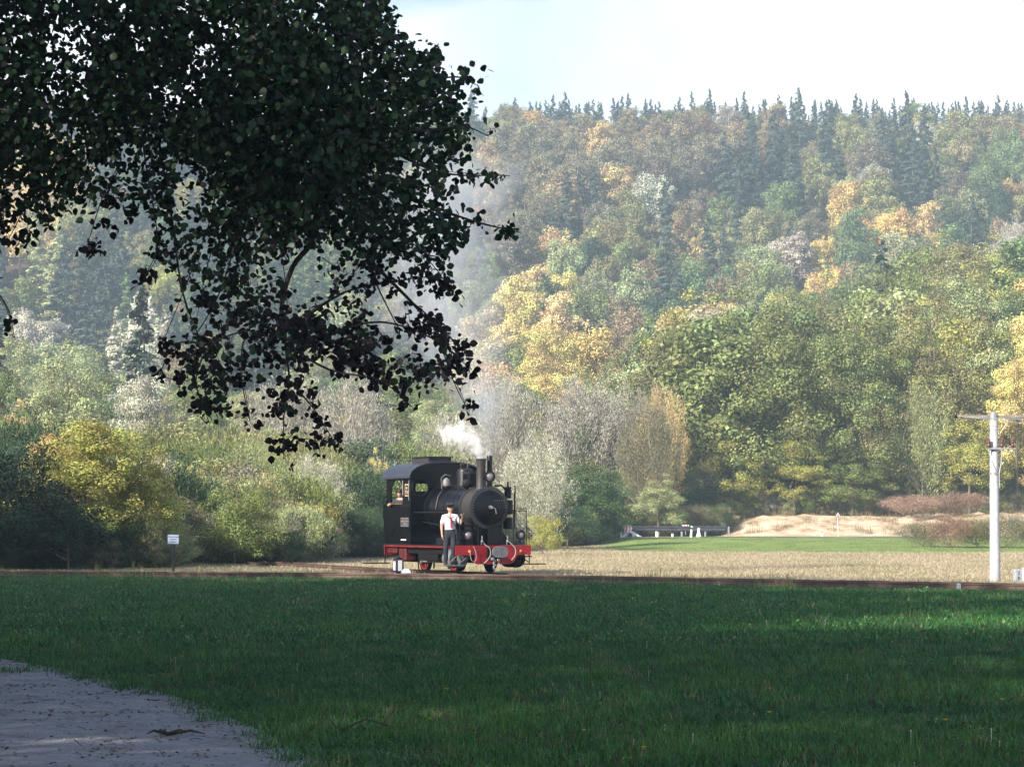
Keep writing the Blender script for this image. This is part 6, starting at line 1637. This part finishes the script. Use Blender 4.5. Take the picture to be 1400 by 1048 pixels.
# ------------------------------------------------------------------ grass and litter
def blade_mesh(name, n, rad, h, wd, lean, seed, broad=0, mat='grass'):
    r = np.random.default_rng(seed); V, Q, T = [], [], []
    for k in range(n):
        a = r.uniform(0, 6.28); q = rad * math.sqrt(r.uniform()); x, y = q * math.cos(a), q * math.sin(a); b_ = r.uniform(0, 6.28); hh = h * r.uniform(0.45, 1.15); ww = wd * r.uniform(0.7, 1.3); ll = lean * hh * r.uniform(0.2, 1.2)
        dx, dy = math.cos(b_), math.sin(b_); s0 = len(V)
        V += [(x - dy * ww, y + dx * ww, -0.02), (x + dy * ww, y - dx * ww, -0.02), (x - dy * ww * 0.8 + dx * ll * 0.4, y + dx * ww * 0.8 + dy * ll * 0.4, hh * 0.6), (x + dy * ww * 0.8 + dx * ll * 0.4, y - dx * ww * 0.8 + dy * ll * 0.4, hh * 0.6), (x + dx * ll, y + dy * ll, hh)]
        Q.append((s0, s0 + 1, s0 + 3, s0 + 2)); T.append((s0 + 2, s0 + 3, s0 + 4))
    rn_ = r.uniform(0, 1, n); 
    for k in range(broad):
        a = r.uniform(0, 6.28); q = rad * math.sqrt(r.uniform()); c_ = np.array([q * math.cos(a), q * math.sin(a), h * r.uniform(0.2, 0.75)]); u = unit(r.normal(size=3) * (1, 1, 0.35)); w_ = unit(np.cross(u, (0, 0, 1) + r.normal(size=3) * 0.35)); sz = wd * 3.4 * r.uniform(0.7, 1.4)
        s0 = len(V); V += [tuple(c_), tuple(c_ + u * sz + w_ * sz * 0.7), tuple(c_ + u * sz * 2.1), tuple(c_ + u * sz - w_ * sz * 0.7)]; Q.append((s0, s0 + 1, s0 + 2, s0 + 3)); rn_ = np.append(rn_, r.uniform())
    rq = rn_; rT = rn_[:n]
    return np_mesh(name, V, Q, T, mats=(M[mat],), attrs={'rnd': np.concatenate([rq, rT]), 'clump': np.concatenate([rq, rT]) * 0.6 + 0.2})


gsrc = [src_obj('grass_tuft', blade_mesh('grass_tuft', 30, 0.16, 0.085, 0.0032, 0.7, 1, 6)), src_obj('grass_tuft', blade_mesh('grass_tuft', 34, 0.17, 0.10, 0.003, 0.9, 2, 2)), src_obj('clover_tuft', blade_mesh('clover_tuft', 12, 0.15, 0.07, 0.003, 0.6, 3, 26)),
        src_obj('grass_tuft_far', blade_mesh('grass_tuft_far', 30, 0.26, 0.10, 0.006, 0.7, 4, 4)), src_obj('grass_tuft_far', blade_mesh('grass_tuft_far', 34, 0.28, 0.12, 0.006, 0.9, 5, 0))]
rg = np.random.default_rng(55); P_, K_, Sc_, T_ = [], [], [], []
for y0 in np.arange(13.5, 75, 0.5):
    half = 0.205 * y0 + 3.6; dens = 62 * min(1, (20 / y0) ** 1.15) if y0 < 32 else 34 * (32 / y0) ** 1.0
    n_ = int(dens * 2 * half * 0.5); x = rg.uniform(-half, half, n_); y = y0 + rg.uniform(0, 0.5, n_)
    P_.append(np.stack([x, y], 1))
P_ = np.concatenate(P_); dp, sp2 = pl_dist(P_[:, 0], P_[:, 1], PE_PL); dA, sA = pl_dist(P_[:, 0], P_[:, 1], A_PL[::2])
inpath = (sp2 < 0) & (dp > 0.0) & (dp < 3.4)
patch = (np.hypot((P_[:, 0] + 5.45) / 0.42, (P_[:, 1] - 27.7) / 0.35) < 1) | (np.hypot((P_[:, 0] + 0.9) / 0.4, (P_[:, 1] - 16.2) / 0.6) < 1)
fringe = (sA < 0) & (dA > 0.8) & (smooth_noise(P_[:, 0], P_[:, 1], 3.0, 88) > 0.15) & (P_[:, 1] > 50)
edge = (sp2 < 0) & (dp < 0.25) & (rg.uniform(size=len(P_)) < 0.35)
keep = (~inpath | patch | edge) & (sA < 0) & (dA > 0.95 + 1.7 * np.clip(P_[:, 0] - 1, 0, 1) * (0.6 + 0.5 * smooth_noise(P_[:, 0], P_[:, 1], 4, 71)))
keep |= fringe & (rg.uniform(size=len(P_)) < 0.6)
P_ = P_[keep]; dp = dp[keep]; NP = len(P_); far_ = P_[:, 1] > 33
K_ = np.where(far_, rg.integers(3, 5, NP), rg.choice(3, NP, p=[0.42, 0.38, 0.20]))
cl_n = smooth_noise(P_[:, 0], P_[:, 1], 2.2, 9); cl_w = smooth_noise(P_[:, 0], P_[:, 1], 9, 10)
hs = rg.uniform(0.7, 1.25, NP) * (1 + 0.22 * cl_n + 0.15 * cl_w); hs = np.clip(hs, 0.4, 2) * np.where(P_[:, 1] > 33, 0.8, 1.0)
hs = np.where((sp2[keep] > 0) & (dp < 0.8), hs * 0.7, hs) * np.where((dA[keep] < 6) & (P_[:, 0] > 1), 0.6 + 0.4 * dA[keep] / 6, 1)
tone = np.clip(0.5 + 0.35 * cl_n + 0.25 * cl_w + rg.normal(size=NP) * 0.16, 0, 1)[:, None]
T_ = np.array([0.018, 0.096, 0.028]) * (1 - tone) + np.array([0.075, 0.180, 0.042]) * tone; pale = rg.uniform(size=NP) < 0.03
dryb = rg.uniform(size=NP) < 0.035 + 0.10 * (P_[:, 1] > 58)
T_[dryb] = (0.22, 0.19, 0.09); T_[pale] = (0.16, 0.24, 0.10)
pz = H(P_[:, 0], P_[:, 1]); rot_ = np.stack([rg.normal(size=NP) * 0.08, rg.normal(size=NP) * 0.08, rg.uniform(0, 6.28, NP)], 1)
sc_ = np.stack([rg.uniform(0.85, 1.2, NP)] * 2 + [hs], 1)
tag(scatter('meadow_grass', np.column_stack([P_, pz]), rot_, sc_, T_, K_, gsrc), 'short green meadow grass in the shade', 'grass')

# dry grass beyond the track and straw stalks along the rails
dsrc = [src_obj('dry_tuft', blade_mesh('dry_tuft', 36, 0.34, 0.24, 0.007, 0.5, 11, 0, 'dry')), src_obj('dry_tuft', blade_mesh('dry_tuft', 30, 0.40, 0.34, 0.007, 0.4, 12, 0, 'dry')), src_obj('stalk', blade_mesh('stalk', 9, 0.30, 0.60, 0.006, 0.35, 13, 0, 'dry'))]
Q_ = []
for y0 in np.arange(60, 172, 1.0):
    half = 0.205 * y0 + 3; n_ = int((9.0 if y0 < 84 else 4.5 * (84 / y0)) * 2 * half); Q_.append(np.stack([rg.uniform(-half, half, n_), y0 + rg.uniform(0, 1, n_)], 1))
Q_ = np.concatenate(Q_); dA, sA = pl_dist(Q_[:, 0], Q_[:, 1], A_PL[::2]); dB, _ = pl_dist(Q_[:, 0], Q_[:, 1], B_PL[::2]); qpx = 700 + FPX * Q_[:, 0] / Q_[:, 1]
vg = (Q_[:, 1] > 126) & (Q_[:, 0] > 5)
keep = (sA > 0) & (dA > 1.0) & ((dB > 1.5) | (Q_[:, 1] > 80)) & (Q_[:, 1] < front_y(qpx) + 2) & (~vg | (rg.uniform(size=len(Q_)) < 0.6)) & (Q_[:, 1] < 167.5)
Q_ = Q_[keep]; vg = vg[keep]; dA = dA[keep]; NQ = len(Q_)
kq = np.where(rg.uniform(size=NQ) < 0.03, 2, rg.integers(0, 2, NQ)); tq = rg.uniform(0, 1, NQ)[:, None]
tn = smooth_noise(Q_[:, 0], Q_[:, 1] * 0.4, 9, 41); tq = np.clip(0.5 + 0.4 * tn + rg.normal(size=NQ) * 0.2, 0, 1)[:, None]
Tq = np.array([0.48, 0.40, 0.29]) * (1 - tq) + np.array([0.36, 0.33, 0.20]) * tq; Tq[vg] = (0.20, 0.25, 0.10)
hq = rg.uniform(0.14, 0.34, NQ) * np.where(dA < 2.2, 1.9, 1.0); hq[vg] *= 0.5
sq = np.stack([rg.uniform(0.9, 1.4, NQ)] * 2 + [hq], 1)
tag(scatter('dry_grass', np.column_stack([Q_, H(Q_[:, 0], Q_[:, 1])]), np.stack([np.zeros(NQ), np.zeros(NQ), rg.uniform(0, 6.28, NQ)], 1), sq, Tq, kq, dsrc), 'sunlit straw coloured meadow beyond the track', 'grass')
n_ = 900; x = rg.uniform(14.5, 40, n_); y = rg.uniform(176.5, 186, n_); k_ = smooth_noise(x, y, 2.4, 99) > 0.15; x, y = x[k_], y[k_]; n_ = len(x)
tag(scatter('cutting_weeds', np.column_stack([x, y, H(x, y)]), np.stack([np.zeros(n_), np.zeros(n_), rg.uniform(0, 6.28, n_)], 1), np.stack([rg.uniform(0.7, 1.5, n_)] * 2 + [rg.uniform(0.5, 1.3, n_)], 1), np.where(rg.uniform(size=n_)[:, None] < 0.6, (0.28, 0.20, 0.12), (0.16, 0.15, 0.08)), rg.integers(0, 3, n_), dsrc), 'sparse weeds growing on the sandy cutting', 'weeds')
# sunlit tall fringe right at the track
n_ = 900; i_ = rg.integers(6, len(A_PL) - 30, n_); b0 = A_PL[i_] + rg.normal(size=(n_, 2)) * 0.25; side_ = rg.choice([-1.25, 1.3], n_, p=[0.5, 0.5]); d_ = np.gradient(A_PL, axis=0)[i_]; nr_ = np.stack([-d_[:, 1], d_[:, 0]], 1); nr_ /= np.linalg.norm(nr_, axis=1)[:, None]
b0 = b0 + nr_ * side_[:, None]
bpx = 700 + FPX * b0[:, 0] / b0[:, 1]; clump_ok = (smooth_noise(b0[:, 0], b0[:, 1], 2.5, 63) > 0.05) & ((bpx < 535) | (bpx > 735)); b0 = b0[clump_ok]; n_ = len(b0)
tag(scatter('trackside_weeds', np.column_stack([b0, H(b0[:, 0], b0[:, 1])]), np.stack([np.zeros(n_), np.zeros(n_), rg.uniform(0, 6.28, n_)], 1), np.stack([rg.uniform(0.4, 0.8, n_)] * 2 + [rg.uniform(0.3, 0.8, n_)], 1), np.where(rg.uniform(size=n_)[:, None] < 0.5, (0.30, 0.28, 0.12), (0.14, 0.19, 0.06)), rg.integers(0, 3, n_), dsrc), 'mixed dry and green weeds along the rails', 'weeds')

# clover heads, tiny flowers
def head_mesh_small(name, r_, col_):
    return MB().ball((0, 0, 0), r_, 6, (1, 1, 0.8)).mesh(name, plain(name, col_, 0.8, var=0.3))


n_ = 1500; y = 14 + 40 * rg.uniform(size=n_) ** 1.3; x = rg.uniform(-1, 1, n_) * (0.2 * y + 1); dp, sp2 = pl_dist(x, y, PE_PL); k_ = (sp2 > 0) & (dp > 0.3) & (smooth_noise(x, y, 4, 90) > -0.2); x, y = x[k_], y[k_]; n_ = len(x)
stalk = MB(); stalk.tube([(0, 0, 0), (0, 0, 0.13)], 0.002, 3, False); stalk.ball((0, 0, 0.135), 0.011, 6, (1, 1, 0.9))
clh = src_obj('clover_head', stalk.mesh('clover_head', plain('faded_clover', (0.10, 0.05, 0.07), 0.85, var=0.4)))
st2_ = MB(); st2_.tube([(0, 0, 0), (0, 0, 0.12)], 0.002, 3, False); st2_.ball((0, 0, 0.125), 0.008, 6, (1, 1, 0.5)); whh = src_obj('white_clover', st2_.mesh('white_clover', plain('pale_clover', (0.6, 0.58, 0.6), 0.8)))
tag(scatter('clover_heads', np.column_stack([x, y, H(x, y)]), np.zeros((n_, 3)), np.ones((n_, 3)) * rg.uniform(0.7, 1.15, n_)[:, None], np.zeros((n_, 3)), (rg.uniform(size=n_) < 0.10).astype(int), [clh, whh]), 'faded dark clover heads standing in the meadow', 'clover')
ym = plain('yellow_petals', (0.75, 0.58, 0.03), 0.6, var=0.1); gmst = plain('flower_stem', (0.05, 0.09, 0.03), 0.8)
fl = MB(); sm = MB().tube([(0, 0, 0), (0.005, 0, 0.07), (0.0, 0, 0.14)], 0.0025, 5).mesh('stem', gmst)
for k in range(14):
    a = k * 2.4; q = 0.016; fl.add([(0, 0, 0.14), (math.cos(a) * q - math.sin(a) * 0.005, math.sin(a) * q + math.cos(a) * 0.005, 0.150), (math.cos(a) * q * 1.25, math.sin(a) * q * 1.25, 0.148), (math.cos(a) * q + math.sin(a) * 0.005, math.sin(a) * q - math.cos(a) * 0.005, 0.150)], [(0, 1, 2, 3)])
fl.lathe((0, 0, 0.136), (0, 0, 1), [(0, 0.004), (0.006, 0.009), (0.012, 0.006)], 8); flm = fl.mesh('petals', ym)
for k, (px, py, lab) in enumerate([(603, 979, 'right'), (589, 988, 'left'), (798, 1005, ''), (879, 1031, ''), (1290, 989, ''), (611, 945, ''), (768, 913, ''), (1367, 961, ''), (842, 846, ''), (1050, 978, '')]):
    Yd = 5760 / (py + 16 - 709); X_ = (px - 700) / FPX * Yd
    r_ = empty('yellow_flower', (X_, Yd, Hs(X_, Yd)), k * 1.3); link('stem', sm, r_); link('petals', flm, r_)
    lab = {0: 'yellow flower in the grass, right one of the close pair below the locomotive', 1: 'yellow flower in the grass, left one of the close pair below the locomotive', 2: 'yellow flower alone near the bottom centre of the meadow', 3: 'lowest yellow flower at the bottom edge of the meadow', 4: 'yellow flower at the lower right of the meadow', 5: 'yellow flower above the close pair below the locomotive',
           6: 'yellow flower in the middle of the shaded meadow', 7: 'yellow flower nearest the right edge', 8: 'farthest yellow flower, high up in the shaded meadow', 9: 'yellow flower lower right of the meadow, left of the lone bright one'}[k]
    tag(r_, lab, 'flower', 'yellow flowers in the meadow')

# fallen leaves and twigs on the path
n_ = 30000; y = 15 + 17 * rg.uniform(size=n_); x = rg.uniform(-7, -1, n_); dp, sp2 = pl_dist(x, y, PE_PL); k_ = (sp2 < 0) & (dp < 3.3) & ((dp < 0.35) | (smooth_noise(x, y, 1.6, 33) > 0.25) | (rg.uniform(size=n_) < 0.22)); x, y = x[k_], y[k_]; n_ = len(x)
lsrc = [src_obj('fallen_leaf', np_mesh('fallen_leaf', LV0 * 0.055 + (0, 0, 0.006), None, LF0, mats=(M['twig'],), smooth=True)), src_obj('twiglet', MB().tube([(0, 0, 0.004), (0.07, 0.02, 0.012), (0.15, 0.0, 0.005)], 0.004, 4).mesh('twiglet', M['twig'])),
        src_obj('pebble', MB().ball((0, 0, 0.005), 0.014, 6, (1, 0.8, 0.6)).mesh('pebble', plain('pebble', (0.34, 0.33, 0.32), 0.9)))]
tag(scatter('path_litter', np.column_stack([x, y, H(x, y) + 0.006]), np.stack([rg.normal(size=n_) * 0.25, rg.normal(size=n_) * 0.25, rg.uniform(0, 6.28, n_)], 1), np.ones((n_, 3)) * rg.uniform(0.15, 0.75, n_)[:, None], np.zeros((n_, 3)), rg.choice(3, n_, p=[0.32, 0.08, 0.60]), lsrc), 'fallen leaves, twigs and pebbles on the gravel path', 'leaf litter')
for (px, py, s_, lab) in ((650 * 500 / 1400, 780 + 628 / 2.8, 1.0, 'dark forked twig lying on the gravel path'), (600 / 2.8, 780 + 497 / 2.8, 0.3, 'small dark clod on the gravel path')):
    Yd = 5760 / (py - 709); X_ = (px - 700) / FPX * Yd; tb = MB()
    for q in range(6): a = q * 1.1; tb.tube([(0, 0, 0.01), (0.08 * math.cos(a) * (1.6 if q < 2 else 1), 0.03 * math.sin(a), 0.03), (0.15 * math.cos(a) * (1.4 if q < 2 else 0.8), 0.06 * math.sin(a), 0.012)], (0.012, 0.008, 0.003), 5)
    o = tb.build('fallen_twig', M['twig']); o.location = (X_, Yd, Hs(X_, Yd) + 0.006); o.scale = (s_ * 1.3,) * 3; tag(o, lab, 'twig')
# dead branch in the grass below the locomotive
Yd = 5760 / (1000 - 709); X_ = (520 - 700) / FPX * Yd; tb = MB()
tb.tube([(-0.35, 0, 0.02), (-0.1, 0.02, 0.12), (0.1, 0, 0.06), (0.3, -0.05, 0.05)], (0.008, 0.007, 0.006, 0.003), 6); tb.tube([(-0.1, 0.02, 0.12), (0.0, 0.05, 0.24)], (0.005, 0.002), 5); tb.tube([(0.02, 0.0, 0.08), (0.12, 0, 0.2)], (0.004, 0.002), 5); tb.tube([(-0.3, 0, 0.03), (-0.42, 0.1, 0.16)], (0.006, 0.003), 5)
o = tb.build('fallen_branch', M['twig']); o.location = (X_, Yd, Hs(X_, Yd)); tag(o, 'thin dark fallen branch in the grass right of the path', 'branch')
